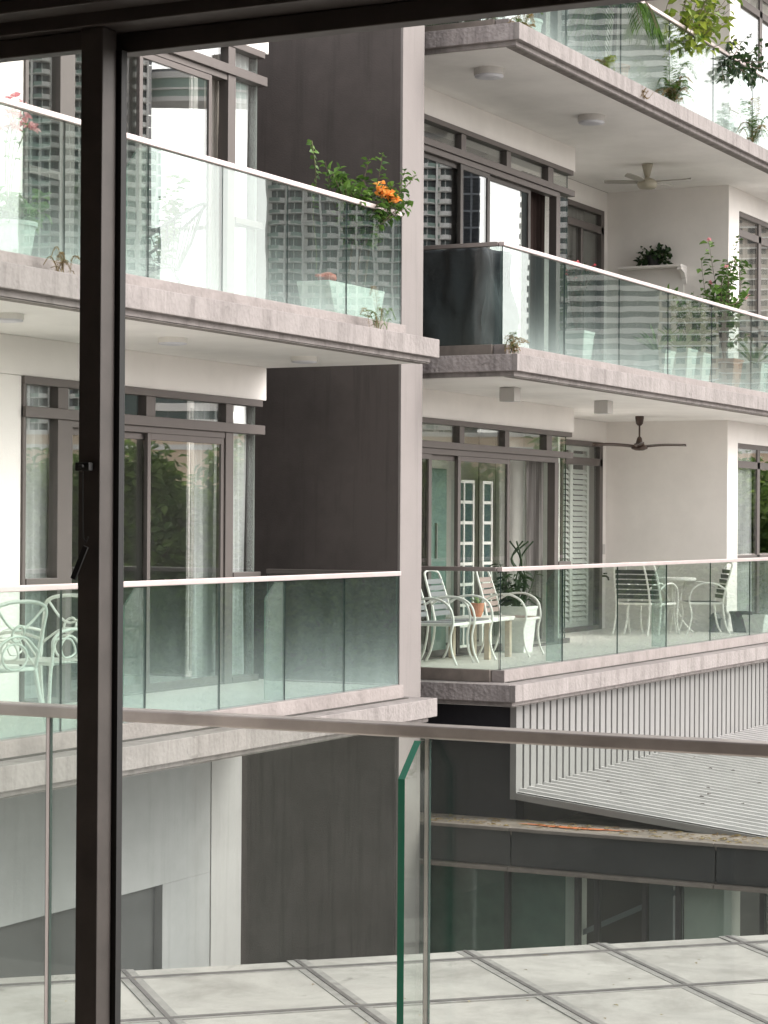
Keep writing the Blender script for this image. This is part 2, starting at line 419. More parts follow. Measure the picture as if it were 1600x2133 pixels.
# ------------------------------------------------------------------ near block (left of the gap)
A = thing('apartment_building', 'white apartment block with dark party wall and pale pillar beside the gap', 'building', (-12, 13, -10))
YW = 17.5
MB().box(-16, -10.18, 7, YW - .003, 4.626, 4.86).build('roof_slab', 'white_paint', A)
for k in (0, 1):
    d = H * k
    mb = MB(); mb.box(-16, -8.53, 7, 17.56, -1.77 + d, -1.56 + d); mb.box(-8.53, -8.47, 7, 17.62, -1.725 + d, -1.56 + d); mb.box(-16, -8.53, 17.56, 17.62, -1.725 + d, -1.56 + d)
    # front edge face gets weathered concrete, soffit is painted
    s = mb.build('balcony_slab', 'slab_concrete', A, bevel=.006)
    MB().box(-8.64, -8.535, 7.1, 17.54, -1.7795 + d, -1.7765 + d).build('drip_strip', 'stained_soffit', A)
    MB().box(-16, -8.56, 7.1, 17.53, -1.776 + d, -1.77 + d).build('soffit', 'ceiling_paint', A)
    MB().box(-10.27, -8.86, 7, YW - .004, -1.559 + d, -1.45 + d).build('balcony_floor', 'floor_tile', A)
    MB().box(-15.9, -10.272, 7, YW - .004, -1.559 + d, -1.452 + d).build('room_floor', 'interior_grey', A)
    if k < 2:
        MB().box(-10.6, -10.18, 7, YW - .005, 1.12 + d, 1.424 + d).build('beam', 'white_paint', A, bevel=.006)
        MB().box(-10.5, -10.18, 7, 13.74, -1.45 + d, 1.117 + d).build('wall', 'white_paint', A)
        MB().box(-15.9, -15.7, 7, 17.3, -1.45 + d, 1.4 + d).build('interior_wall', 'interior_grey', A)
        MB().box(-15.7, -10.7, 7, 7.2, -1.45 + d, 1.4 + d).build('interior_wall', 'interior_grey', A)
MB().box(-16, -9.372, 18.6, 19.06, -10, 9).build('party_wall', 'dark_paint', A)
MB().box(-9.37, -9.345, 18.6, 19.06, -10, 9).build('pillar_face', 'pillar_paint', A)
MB().box(-16, -9.376, 18.585, 18.598, -10, -1.9).build('party_wall_render', 'lower_dark_paint', A)
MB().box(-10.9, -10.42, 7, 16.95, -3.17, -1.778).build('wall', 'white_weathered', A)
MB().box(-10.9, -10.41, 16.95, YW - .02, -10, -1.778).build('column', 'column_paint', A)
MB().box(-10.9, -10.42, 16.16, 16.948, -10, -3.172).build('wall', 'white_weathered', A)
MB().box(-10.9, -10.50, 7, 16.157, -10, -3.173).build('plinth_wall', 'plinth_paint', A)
for d in (0, H): MB().box(-15.9, -10.92, 17.3, 17.45, -1.45 + d, 1.424 + d).build('wall', 'white_paint', A)

def left_bay(d, open_upper):
    mb = MB(); X = -10.21
    bars_x(mb, X, [(13.745, 17.38, 1.055, 1.118)], .05, .06)                      # head
    bars_x(mb, X, [(13.745, 17.40, .80, .885)], .05, .075)                        # transom
    bars_x(mb, X, [(13.745, 13.785, -1.449, 1.055), (14.20, 14.40, -1.449, .80), (14.20, 14.34, .885, 1.055), (16.75, 16.88, -1.449, .80), (16.75, 16.87, .885, 1.055), (15.46, 15.60, .885, 1.055)])
    bars_x(mb, X, [(13.785, 14.20, -.515, -.45), (13.785, 14.20, -1.449, -1.39), (16.88, 17.36, -.515, -.455), (16.88, 17.34, -1.449, -1.39)], .05, .06)
    bars_x(mb, X, [(14.40, 16.75, .745, .80), (14.40, 16.75, -1.449, -1.43)], .06, .04)
    for i in range(len(mb.v)): mb.v[i] = (mb.v[i][0], mb.v[i][1], mb.v[i][2] + d)
    b = mb.build('window_bay', 'frame_metal', A, bevel=.004)
    for y0, y1, z0, z1 in ((13.78, 14.21, .88, 1.06), (14.33, 15.47, .88, 1.06), (15.59, 16.76, .88, 1.06), (16.86, 17.33, .88, 1.06),
                           (13.78, 14.21, -.46, .805), (13.78, 14.21, -1.40, -.51), (16.87, 17.33, -.46, .805), (16.87, 17.33, -1.40, -.51)):
        pane_x('pane', b, X, y0, y1, z0 + d, z1 + d, edge='white_plastic' if y1 > 17.2 else 'glass_edge_dark')
    pane_y('pane', b, 17.335, -10.9, -10.22, -1.39 + d, 1.06 + d)
    if not open_upper:
        sash(A, X - .03, 14.405, 15.60, -1.43 + d, .745 + d); sash(A, X + .015, 15.51, 16.745, -1.43 + d, .745 + d)
    else:
        sash(A, X - .03, 14.405, 15.60, -1.43 + d, .745 + d); sash(A, X + .015, 15.35, 16.50, -1.43 + d, .745 + d)
left_bay(0, False); left_bay(H, True)
curtain('sheer white curtain in narrow window beside white wall, lower storey', -10.30, 13.80, 14.42, -1.42, 1.1, 6, 'sheer_curtain', seed=1)
curtain('sheer curtain gathered at the edge of the lower sliding door', -10.34, 16.48, 16.98, -1.42, 1.1, 5, 'sheer_curtain', seed=2)
curtain('sheer curtain behind the frameless corner pane, lower storey', -10.29, 16.96, 17.31, -1.42, 1.1, 4, 'sheer_curtain', seed=3)
curtain('cream curtain hanging in the open upper sliding door', -10.34, 16.62, 16.98, -1.42 + H, 1.1 + H, 4, 'cream_curtain', gather=.35, seed=4)
curtain('sheer curtain behind the frameless corner pane, upper storey', -10.29, 16.94, 17.31, -1.42 + H, 1.1 + H, 4, 'sheer_curtain', seed=5)
curtain('taupe curtain hanging at the post of the upper window', -10.42, 14.0, 14.6, -1.42 + H, 1.1 + H, 5, 'grey_curtain', seed=6)

# ------------------------------------------------------------------ far block (right of the gap)
B = thing('apartment_building', 'white apartment block with deep corner balconies and ceiling fans beyond the gap', 'building', (-12, 26, -10))
YC, YE = 19.35, 38.0
for k in (0, 1, 2, 3):
    d = H * k
    mb = MB(); mb.box(-16, -8.53, YC + .06, YE, -1.77 + d, -1.56 + d); mb.box(-8.53, -8.47, YC, YE, -1.725 + d, -1.56 + d)
    mb.box(-16, -8.53, YC, YC + .06, -1.725 + d, -1.56 + d, [0, 0, 1, 0, 0, 0])
    mb.build('balcony_slab', ['slab_concrete', 'rough_concrete'], B, bevel=.006)
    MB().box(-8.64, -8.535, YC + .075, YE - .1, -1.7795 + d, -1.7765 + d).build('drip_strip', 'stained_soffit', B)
    MB().box(-11.15, -8.56, YC + .09, YE - .1, -1.776 + d, -1.77 + d).build('soffit', 'ceiling_paint', B)
    MB().box(-11.2, -8.86, YC + .4, YE - .1, -1.559 + d, -1.45 + d).build('balcony_floor', 'grey_tile' if k == 1 else 'floor_tile', B)
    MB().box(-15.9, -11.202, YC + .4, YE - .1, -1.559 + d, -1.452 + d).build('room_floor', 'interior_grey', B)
    if k < 3:
        MB().box(-10.6, -10.18, YC + .45, 25.0, 1.12 + d, 1.424 + d).build('beam', 'white_paint', B, bevel=.006)
        MB().box(-11.4, -11.16, 24.98, 26.85, -1.45 + d, 1.424 + d).build('wall', 'white_paint', B)
        MB().box(-11.4, -11.16, 26.85, 28.33, 1.13 + d, 1.424 + d).build('wall', 'white_paint', B)
        MB().box(-11.4, -11.16, 28.33, 28.6, -1.45 + d, 1.424 + d).build('wall', 'white_paint', B)
        MB().box(-11.4, -9.402, 28.6, 28.8, -1.45 + d, 1.424 + d).build('wall', 'white_paint', B)
        MB().box(-9.6, -9.40, 28.603, 29.05, -1.45 + d, 1.424 + d).build('wall', 'white_paint', B)
        MB().box(-9.6, -9.40, 29.05, 31.6, 1.13 + d, 1.424 + d).build('wall', 'white_paint', B)
        MB().box(-9.6, -9.40, 31.6, 37, -1.45 + d, 1.424 + d).build('wall', 'white_paint', B)
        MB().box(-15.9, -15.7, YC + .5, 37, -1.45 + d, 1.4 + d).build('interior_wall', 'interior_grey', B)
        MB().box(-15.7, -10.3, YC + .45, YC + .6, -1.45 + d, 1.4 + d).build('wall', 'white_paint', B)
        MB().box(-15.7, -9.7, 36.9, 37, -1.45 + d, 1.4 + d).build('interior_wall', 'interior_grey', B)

def zoff(mb, d):
    mb.v = [(x, y, z + d) for x, y, z in mb.v]; return mb
def right_bay(d, level):
    X = -10.21; mb = MB()
    bars_x(mb, X, [(19.96, 24.86, 1.06, 1.118)], .05, .065); bars_x(mb, X, [(19.96, 24.88, .80, .875)], .05, .075)
    bars_x(mb, X, [(19.96, 24.48, .735, .80)], .06, .045)
    bars_x(mb, X, [(19.96, 20.05, -1.449, 1.06), (21.66, 21.78, .875, 1.06), (22.88, 23.0, .875, 1.06), (24.10, 24.26, .875, 1.06), (24.36, 24.48, -1.449, .735), (19.96, 24.48, -1.449, -1.43)])
    bars_x(mb, X, [(24.48, 24.86, -.515, -.455), (24.48, 24.84, -1.449, -1.39)], .05, .06)
    b = zoff(mb, d).build('window_bay', 'frame_metal', B, bevel=.004)
    gm = 'clear_window' if level == 0 else 'window_glass'
    for y0, y1, z0, z1 in ((20.04, 21.67, .87, 1.065), (21.77, 22.89, .87, 1.065), (22.99, 24.11, .87, 1.065), (24.25, 24.81, .87, 1.065), (24.47, 24.81, -.46, .805), (24.47, 24.81, -1.40, -.51)):
        pane_x('pane', b, X, y0, y1, z0 + d, z1 + d, gm)
    pane_y('pane', b, 24.815, -11.15, -10.22, -1.39 + d, 1.06 + d, gm)
    if level == 0:
        for y0, y1, o in ((19.96, 21.0, .015), (20.92, 21.80, -.03), (21.66, 23.06, .015)): sash(B, X + o, y0, y1, -1.43 + d, .735 + d, gm, st=.07)
    else:
        for y0, y1, o in ((20.05, 21.80, -.03), (21.68, 22.46, .015), (22.36, 23.72, -.03)): sash(B, X + o, y0, y1, -1.43 + d, .735 + d, gm, st=.07, metal='door_metal')
    # recess window
    Xr = -11.14; mb = MB()
    bars_x(mb, Xr, [(26.85, 28.33, 1.06, 1.129), (26.85, 28.33, .80, .90), (26.85, 26.91, -1.449, 1.06), (28.22, 28.33, -1.449, 1.06), (26.91, 28.22, -1.449, -1.39)], .05, .04)
    if level: bars_x(mb, Xr, [(27.5, 27.57, -1.39, .80)], .05, .03)
    r = zoff(mb, d).build('window_frame', 'frame_metal', B, bevel=.004)
    pane_x('pane', r, Xr, 26.90, 28.23, .89 + d, 1.07 + d, 'clear_window'); pane_x('pane', r, Xr, 26.90, 28.23, -1.40 + d, .81 + d, 'clear_window')
    # far window
    Xf = -9.43; mb = MB()
    bars_x(mb, Xf, [(29.05, 31.6, 1.06, 1.129), (29.05, 31.6, .79, .89), (29.05, 29.10, -1.449, 1.06), (29.98, 30.10, -1.449, 1.06), (31.5, 31.6, -1.449, 1.06), (29.10, 31.5, -.5, -.42), (29.10, 31.5, -1.449, -1.38)], .04, .02)
    f = zoff(mb, d).build('window_frame', 'frame_metal', B, bevel=.004)
    for y0, y1 in ((29.09, 29.99), (30.09, 31.51)):
        for z0, z1 in ((.88, 1.07), (-.43, .80), (-1.39, -.49)): pane_x('pane', f, Xf, y0, y1, z0 + d, z1 + d, 'window_glass')
for k in (0, 1, 2): right_bay(H * k, k)

# white plantation shutters behind the recess window, lower storey
sh = thing('window_shutter', 'white louvred shutter behind the recessed window, lower storey', 'shutter', (-11.3, 27.55, -1.45))
mb = MB(); bars_x(mb, -11.27, [(26.92, 26.98, -1.40, 1.06), (27.52, 27.62, -1.40, 1.06), (28.13, 28.2, -1.40, 1.06), (26.98, 27.52, -1.40, -1.33), (27.62, 28.13, -1.40, -1.33), (26.98, 27.52, 1.0, 1.06), (27.62, 28.13, 1.0, 1.06), (26.98, 27.52, .82, .88), (27.62, 28.13, .82, .88)], .015, .015)
mb.build('shutter_frame', 'white_plastic', sh)
slat = None
for y0 in (26.985, 27.625):
    z = -1.30
    while z < .99:
        if not .77 < z < .90:
            if slat is None:
                s0 = MB().prism([(-.026, .024), (-.022, .03), (.026, -.024), (.022, -.03)], 1, 0, .50)
                o = slat = s0.build('slat', 'white_plastic', sh, world=False)
            else: o = slat.copy(); C.objects.link(o)
            o.location = (-11.27 + 11.3, y0 - 27.55, z + 1.45)
        z += .072
for k in (1, 2):
    curtain(f'grey-green curtain in recessed window, {"middle" if k == 1 else "top"} storey', -11.27, 26.95, 28.0, -1.4 + H * k, 1.1 + H * k, 7, 'grey_curtain', seed=20 + k)
    curtain(f'dark brown curtain in open doorway, {"middle" if k == 1 else "top"} storey', -10.42, 23.9, 24.62, -1.4 + H * k, 1.0 + H * k, 6, 'brown_curtain', seed=30 + k)
    curtain(f'pale curtain at far window beside balcony corner, {"middle" if k == 1 else "top"} storey', -9.52, 29.2, 31.45, -1.4 + H * k, 1.1 + H * k, 12, 'cream_curtain', seed=40 + k)
curtain('white curtain behind the clerestory at the pillar, middle storey', -10.40, 20.5, 21.15, .6 + H, 1.1 + H, 6, 'sheer_curtain', seed=44)
curtain('sheer curtain in far window at balcony corner, lower storey', -9.51, 29.15, 30.05, -1.4, 1.1, 8, 'sheer_curtain', seed=50)
curtain('grey curtain gathered in the open doorway, lower storey', -10.45, 24.16, 24.68, -1.4, .76, 7, 'grey_curtain', seed=51)
# lower storey: pale wall added close behind the glass so the room looks lit
MB().box(-11.6, -11.42, YC + .62, 24.9, -1.45, 1.42).build('interior_wall', 'interior_pale', B)
MB().box(-11.41, -10.35, 24.9, 24.97, -1.45, 1.42).build('interior_wall', 'interior_white', B)
MB().box(-10.80, -10.78, 24.15, 24.88, -1.45, 1.40).build('interior_wall', 'interior_white', B)
def lattice(label, X, y0, y1, cols, rows, z0, z1, colw):
    t = thing('lattice_door', label, 'door', (X, (y0 + y1) / 2, -1.45))
    mb = MB(); gw = .035; mb.box(X - .02, X + .02, y0, y0 + gw, z0, z1); cw = (y1 - y0 - gw) / cols; rh = (z1 - z0 - gw) / rows
    for c in range(cols): mb.box(X - .02, X + .02, y0 + (c + 1) * cw, y0 + (c + 1) * cw + gw, z0, z1)
    for c in range(cols):
        for r in range(rows + 1): mb.box(X - .018, X + .018, y0 + c * cw + gw, y0 + (c + 1) * cw, z0 + r * rh, z0 + r * rh + gw)
    mb.build('lattice', 'white_metal', t)
    for c in range(cols):
        for r in range(rows): MB().box(X - .006, X + .006, y0 + c * cw + gw - .002, y0 + (c + 1) * cw + .002, z0 + r * rh + gw - .002, z0 + (r + 1) * rh + .002).build('pane', 'tower_glass', t)
lattice('white lattice door with two columns of dark panes behind sliding glass', -10.70, 22.63, 23.18, 2, 8, -1.44, .5, 0)
lattice('white narrow lattice panel with one column of dark panes indoors', -10.72, 23.46, 23.74, 1, 8, -1.44, .5, 0)
cb = thing('tall_cabinet', 'dark green glossy cabinet standing behind the sliding door', 'cabinet', (-10.9, 22.3, -1.45))
MB().box(-11.1, -10.75, 22.03, 22.58, -1.45, .62).build('cabinet_body', 'teal_panel', cb, bevel=.01); MB().box(-10.748, -10.725, 22.27, 22.29, -.4, .0).build('handle', 'steel', cb)

# ------------------------------------------------------------------ glass balustrades
def fin(parent, Y, d, X=-8.782, wd=.17, mat='clear_rail_glass'):
    z0, z1 = -1.44 + d, -.485 + d
    return MB().prism([(X, z0), (X, z1), (X - wd * .45, z1), (X - wd, z1 - .13), (X - wd, z0)], 1, Y - .006, Y + .006, (0, (0, 0, 1, 1, 1))).build('glass_fin', [mat, 'glass_edge'], parent)
def balustrade(label, joints, d, mat, ret=None, fins=()):
    X = -8.775; t = thing('glass_balustrade', label, 'balustrade', (X, joints[0], -1.56 + d))
    MB().box(-8.855, -8.715, joints[0] - (0 if ret is None else .02), joints[-1] - .004, -1.559 + d, -1.44 + d).build('curb', 'curb_concrete', t, bevel=.005)
    MB().box(-8.715, -8.665, joints[0], joints[-1] - .004, -1.5595 + d, -1.553 + d).build('drain_gap', 'gravel_gap', t)
    MB().box(-8.805, -8.745, joints[0] - (0 if ret is None else .015), joints[-1] - .004, -.472 + d, -.43 + d).build('handrail', 'rail_metal', t, bevel=.006)
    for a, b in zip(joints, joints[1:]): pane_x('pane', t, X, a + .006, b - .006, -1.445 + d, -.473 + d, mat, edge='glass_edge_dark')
    for f in fins: fin(t, f, d)
    if ret is not None:
        Y = joints[0]
        MB().box(ret, -8.86, Y - .05, Y + .05, -1.559 + d, -1.44 + d).build('curb', 'podium_trim', t, bevel=.005)
        MB().box(ret, -8.81, Y - .03, Y + .03, -.472 + d, -.43 + d).build('handrail', 'frame_light', t, bevel=.006)  # return rail coloured darker for the shade on this side
        pane_y('pane', t, Y, -9.9, X - .012, -1.445 + d, -.473 + d, 'side_glass'); pane_y('pane', t, Y, ret, -9.912, -1.445 + d, -.473 + d, 'side_glass')
    return t
def end_return(t, d):
    MB().box(-10.12, -8.86, 17.37, 17.49, -1.559 + d, -1.44 + d).build('curb', 'curb_concrete', t, bevel=.005)
    MB().box(-10.12, -8.81, 17.40, 17.46, -.472 + d, -.43 + d).build('handrail', 'frame_metal', t, bevel=.006)
    pane_y('pane', t, 17.43, -10.12, -8.79, -1.445 + d, -.473 + d, 'side_glass')
JL = [7.2, 8.2, 9.23, 10.26, 11.28, 12.31, 13.35, 14.38, 15.39, 16.41, 17.44]
JR = [19.66 + 1.597 * i for i in range(11)]
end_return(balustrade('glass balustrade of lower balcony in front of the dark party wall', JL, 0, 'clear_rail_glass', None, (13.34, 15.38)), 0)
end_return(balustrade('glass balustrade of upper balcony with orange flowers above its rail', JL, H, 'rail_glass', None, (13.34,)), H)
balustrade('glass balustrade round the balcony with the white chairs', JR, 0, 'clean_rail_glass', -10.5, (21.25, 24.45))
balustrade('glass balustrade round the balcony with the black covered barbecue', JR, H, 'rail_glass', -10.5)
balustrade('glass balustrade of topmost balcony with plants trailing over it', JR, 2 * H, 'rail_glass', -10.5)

# ------------------------------------------------------------------ podium below the far block
P = thing('podium_building', 'dark panelled podium with shop windows and ribbed metal roof under far balconies', 'building', (-7, 22, -10))
MB().box(-16, -8.68, 19.85, 20.05, -10, -1.775).build('wall', 'navy_paint', P)
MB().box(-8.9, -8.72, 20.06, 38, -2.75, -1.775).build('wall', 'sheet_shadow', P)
pr = .172; y = 19.84; npanel = 0
def rib_profile(n, pitch, base, hgt, rw=.035):
    out = []
    for i in range(n): out += [(i * pitch, base), (i * pitch + pitch - rw * 1.8, base), (i * pitch + pitch - rw * 1.4, base - hgt), (i * pitch + pitch - rw * .4, base - hgt)]
    return out + [(n * pitch, base)]
prof = rib_profile(5, pr, 0, .04, .026)
mb = MB()
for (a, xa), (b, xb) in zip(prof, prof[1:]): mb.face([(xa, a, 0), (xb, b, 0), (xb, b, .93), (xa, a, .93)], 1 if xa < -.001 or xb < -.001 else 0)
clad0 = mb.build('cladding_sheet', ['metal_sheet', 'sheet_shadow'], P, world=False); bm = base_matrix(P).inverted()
for i in range(14):
    o = clad0 if i == 0 else clad0.copy()
    if i: C.objects.link(o)
    o.location = Vector((-8.66, 19.84 + i * 5 * pr, -2.70)) - P.location
MB().box(-8.72, -8.655, 19.80, 19.838, -2.72, -1.776).build('corner_trim', 'metal_sheet', P)
# sloping ribbed roof, ribs running down the slope
def roofz(x): return -2.64 - .102 * (x + 8.65)
mb = MB(); pp = []
for i in range(5):
    b0 = i * .2; pp += [(b0, 0), (b0 + .055, 0), (b0 + .065, .028), (b0 + .10, .028), (b0 + .11, 0)]
pp.append((1.0, 0))
for (a, za), (b, zb) in zip(pp, pp[1:]): mb.face([(0, a, za), (2.95, a, za - .301), (2.95, b, zb - .301), (0, b, zb)])
rs0 = mb.build('roof_sheet', 'roof_sheet', P, world=False)
for i in range(18):
    o = rs0 if i == 0 else rs0.copy()
    if i: C.objects.link(o)
    o.location = Vector((-8.66, 19.84 + i * 1.0, -2.645)) - P.location
MB().prism([(-8.66, -2.72), (-5.72, -3.02), (-5.72, -2.955), (-8.66, -2.655)], 1, 19.80, 19.836).build('roof_edge', 'metal_sheet', P)
MB().box(-16, -3.5, 19.20, 19.849, -2.98, -2.915).build('ledge', 'grime', P, bevel=.01)
MB().box(-8.68, -3.5, 19.851, 38, -3.2, -3.05).build('deck', 'grime', P)
xs = [-12.1, -10.5, -8.44, -6.40, -4.55, -3.5]
for a, b in zip(xs, xs[1:]):
    MB().box(a + .008, b - .008, 19.19, 19.25, -3.27, -2.935).build('fascia_panel', 'podium_panel', P, bevel=.004)
    MB().box(a + .004, b - .004, 19.13, 19.23, -2.932, -2.90).build('fascia_cap', 'podium_trim', P, bevel=.004)
    MB().box(a + .004, b - .004, 19.12, 19.27, -3.315, -3.275).build('fascia_trim', 'podium_trim', P, bevel=.004)
MB().box(-12.1, -3.5, 19.26, 19.84, -3.29, -3.0).build('soffit', 'podium_panel', P)
mx = [-12.1, -10.4, -8.58, -7.85, -7.65, -7.17, -6.84, -6.03, -4.6, -3.5]
for i, (a, b) in enumerate(zip(mx, mx[1:])): pane_y('shop_window', P, 19.45, a + .02, b - .02, -6.4, -3.3, 'shop_glass')
for a in mx[1:-1]: MB().box(a - .022, a + .022, 19.41, 19.49, -6.4, -3.292).build('shop_mullion', 'podium_panel', P)
MB().box(-12.1, -3.5, 19.3, 19.6, -10, -6.4).build('wall', 'podium_panel', P)
MB().box(-12.1, -3.0, 24, 24.2, -6.6, -3.2).build('interior_wall', 'interior_grey', P)
MB().box(-12.1, -3.5, 19.62, 24, -6.5, -6.4).build('floor', 'floor_tile', P)
MB().box(-12.1, -8.02, 19.58, 19.62, -6.4, -3.3).build('interior_panel', 'teal_panel', P)
MB().box(-8.02, -7.88, 19.55, 19.75, -6.4, -3.3).build('interior_column', 'interior_white', P)
MB().box(-6.82, -6.36, 19.54, 19.8, -6.4, -3.3).build('interior_column', 'interior_white', P)
MB().box(-6.0, -5.85, 19.55, 19.7, -6.4, -3.3).build('interior_column', 'interior_white', P)
MB().box(-7.5, -7.2, 20.3, 20.6, -6.4, -3.3).build('interior_column', 'tower_grey', P)
MB().bar((-9.2, 19.68, -4.58), (-6.6, 19.68, -3.30), .05, .05).build('diagonal_bar', 'tower_grey', P)  # plain diagonal bar behind the shop glass
rnd = random.Random(3); pts = []
for i in range(26):
    t = i / 13 * PI; r = 1 + .25 * math.sin(3 * t) + rnd.uniform(-.12, .12); pts.append((-7.92 + .50 * math.cos(t) * r, 19.50 + .055 * math.sin(t) * r, -2.906))
tag(MB().face(pts).build('orange_patch', 'orange_mottle'), 'flat orange patch lying on the grimy ledge below the metal roof', 'debris')  # flat irregular orange shape laid on the ledge
mb = MB()
for i in range(240):
    x = rnd.uniform(-9.5, -5.9); yy = rnd.uniform(19.27, 19.75); a = rnd.uniform(0, 6.3)
    mb.leaf((x, yy, -2.908), (math.cos(a), math.sin(a), .12), (0, 0, 1), rnd.uniform(.03, .09), rnd.uniform(.012, .035))
lf = mb.build('leaf_litter', 'leaf_dry'); lf['kind'] = 'stuff'; lf['label'] = 'dry leaves scattered along the grimy podium ledge'
mb = MB()
for i in range(20):
    x = rnd.uniform(-8.3, -6.2); yy = rnd.uniform(20.0, 27); a = rnd.uniform(0, 6.3)
    mb.leaf((x, yy, roofz(x) + .032), (math.cos(a), math.sin(a), .1), (0, 0, 1), rnd.uniform(.04, .08), rnd.uniform(.02, .04))
lf = mb.build('leaf_litter', 'soil'); lf['kind'] = 'stuff'; lf['label'] = 'brown leaves fallen on the ribbed metal roof'

# ------------------------------------------------------------------ flat roof with jointed slabs, turned against the blocks
zt = -3.0; az = rad(45.4); U = Vector((math.sin(az), math.cos(az), 0)); V = Vector((math.sin(az - PI / 2), math.cos(az - PI / 2), 0))
O = Vector((-6.46, 13.92, zt))                                     # a joint crossing on the far edge
TR = bpy.data.objects.new('roof_terrace', None); C.objects.link(TR); TR.location = (-4, 11, zt); TR['kind'] = 'structure'; TR['label'] = 'pale concrete flat roof with dark joints below the balcony'
def quadbox(u0, u1, v0, v1, z0, z1, name, mat, bevel=0):
    p = [O + U * a + V * b for a, b in ((u0, v0), (u1, v0), (u1, v1), (u0, v1))]
    return MB().prism([(q.x, q.y) for q in p][::-1], 2, z0, z1).build(name, mat, TR, bevel=bevel)
quadbox(-7, 9, -9, .02, zt - .35, zt - .022, 'roof_base', 'membrane')
us = [-6.02, -4.82, -3.62, -2.42, -1.22, 0, 1.01, 2.03, 3.05, 4.07, 5.09, 6.11, 7.13]; vsn = [0.0, -.25, -1.46, -2.66, -3.86, -5.06, -6.26, -7.46, -8.66]
rnd = random.Random(8)
for u0, u1 in zip(us, us[1:]):
    for v1, v0 in zip(vsn, vsn[1:]):
        g1 = .045
        quadbox(u0 + g1, u1 - g1, v0 + .03, v1 - (.03 if v1 < 0 else -.02), zt - .02, zt + rnd.uniform(-.003, .003), 'paving_slab', 'pavement', .006)
for u0 in us[1:-1]:
    quadbox(u0 - .07, u0 + .07, -8.8, .03, zt - .021, zt + .0045, 'joint_band', 'joint_grey')
    quadbox(u0 - .016, u0 + .016, -8.8, .032, zt - .0205, zt + .0085, 'joint_strip', 'membrane')
for v0 in vsn[1:-1]:
    wb = .035 if v0 > -.5 else .05
    quadbox(us[0], us[-1], v0 - wb, v0 + wb, zt - .0215, zt + .0062, 'joint_band', 'joint_grey')
    quadbox(us[0], us[-1], v0 - .022, v0 + .022, zt - .0212, zt + .0102, 'joint_strip', 'membrane')
quadbox(-7, 9, -9, -8.5, -10, zt - .36, 'wall', 'white_weathered')
mb = MB()
for i in range(60):
    q = O + U * rnd.uniform(-4, 5) + V * rnd.uniform(-4, -.2); a = rnd.uniform(0, 6.3)
    mb.leaf((q.x, q.y, zt + .006), (math.cos(a), math.sin(a), .15), (0, 0, 1), rnd.uniform(.015, .045), rnd.uniform(.008, .02))
lf = mb.build('leaf_litter', 'leaf_dry'); lf['kind'] = 'stuff'; lf['label'] = 'small dry leaves scattered on the pale flat roof'

# ------------------------------------------------------------------ own balcony and room
NR = 5.0
t = thing('glass_balustrade', 'near glass balustrade with brushed metal rail and green edged glass fin', 'balustrade', (-2.4, NR, -1.6))
MB().box(-7.5, 3.5, NR - .03, NR + .03, -.545, -.511).build('handrail', 'near_rail_metal', t, bevel=.005)
jn = [-7.11, -5.94, -4.77, -3.60, -2.43, -1.26, -.09, 1.08, 2.25]
for a, b in zip(jn, jn[1:]): pane_y('pane', t, NR, a + .007, b - .007, -1.58, -.546, 'near_glass', .012, 'glass_edge_dark')
for a in (-2.43,):
    MB().prism([(NR - .01, -1.58), (NR - .01, -.548), (NR - .055, -.548), (NR - .145, -.635), (NR - .145, -1.58)], 0, a - .011, a + .008, (0, (0, 0, 1, 1, 1))).build('glass_fin', ['near_glass', 'glass_edge'], t)
for a in jn[1:-1]: MB().box(a - .005, a + .005, NR - .007, NR + .007, -1.58, -.547).build('joint', 'rail_metal', t)
MB().box(-7.5, 3.5, NR - .08, NR + .08, -1.72, -1.58).build('curb', 'curb_concrete', t)
f = MB().box(-8, 4, 3.0, NR + .3, -1.85, -1.72).build('balcony_floor', 'floor_tile'); f['kind'] = 'structure'
for nm, bx, mt in (('room_floor', (-4, 3, -3, 3.3, -1.8, -1.6), 'room_paint'), ('room_ceiling', (-4, 3, -3, 3.05, 1.25, 1.4), 'room_paint'), ('room_wall_back', (-4, 3, -3.2, -3, -1.6, 1.25), 'room_paint'),
                   ('room_wall_left', (-4.2, -4, -3.2, 3.3, -1.8, 1.4), 'room_paint'), ('room_wall_right', (3, 3.2, -3.2, 3.3, -1.8, 1.4), 'room_paint'), ('room_lintel', (-4, 3, 3.06, 3.32, .92, 1.6), 'door_metal')):
    o = MB().box(*bx).build(nm, mt); o['kind'] = 'structure'
dr = thing('sliding_door', 'dark framed sliding door with slim stile the view looks past', 'door', (-2.2, 3.2, -1.6))
MB().box(-4, 3, 3.19, 3.31, .872, .918).box(-4, 3, 3.13, 3.189, .895, .918).build('head_frame', 'door_metal', dr, bevel=.002)
MB().box(-4, -2.247, 3.215, 3.245, .838, .871).build('sash_rail', 'door_metal', dr, bevel=.002)
MB().box(-2.262, 3, 3.263, 3.30, .836, .871).build('sash_rail', 'door_metal', dr, bevel=.002)
st = MB().box(-2.246, -2.2, 3.20, 3.244, -1.6, .871).build('stile', ['door_metal'], dr, bevel=.002)
MB().box(-2.1995, -2.197, 3.206, 3.240, -1.6, .82).build('stile_lit_face', 'frame_light', st)  # side plate coloured lighter to carry the daylight on this face
MB().box(-2.225, -2.190, 3.245, 3.262, -1.6, .838).build('brush_seal', 'gasket', st)
MB().lathe([(.0, 0), (.013, 0), (.013, .006), (.0, .006)], (0, 0, 0), 14).build('lock_plate', 'gasket', st, world=False)
lk = st.children[-1]; lk.rotation_euler = (PI / 2, 0, 0); lk.location = Vector((-2.224, 3.199, .182)) - dr.location
MB().box(-2.243, -2.213, 3.185, 3.199, .088, .103).box(-2.232, -2.222, 3.178, 3.199, .093, .099).build('latch', 'gasket', st, bevel=.002)
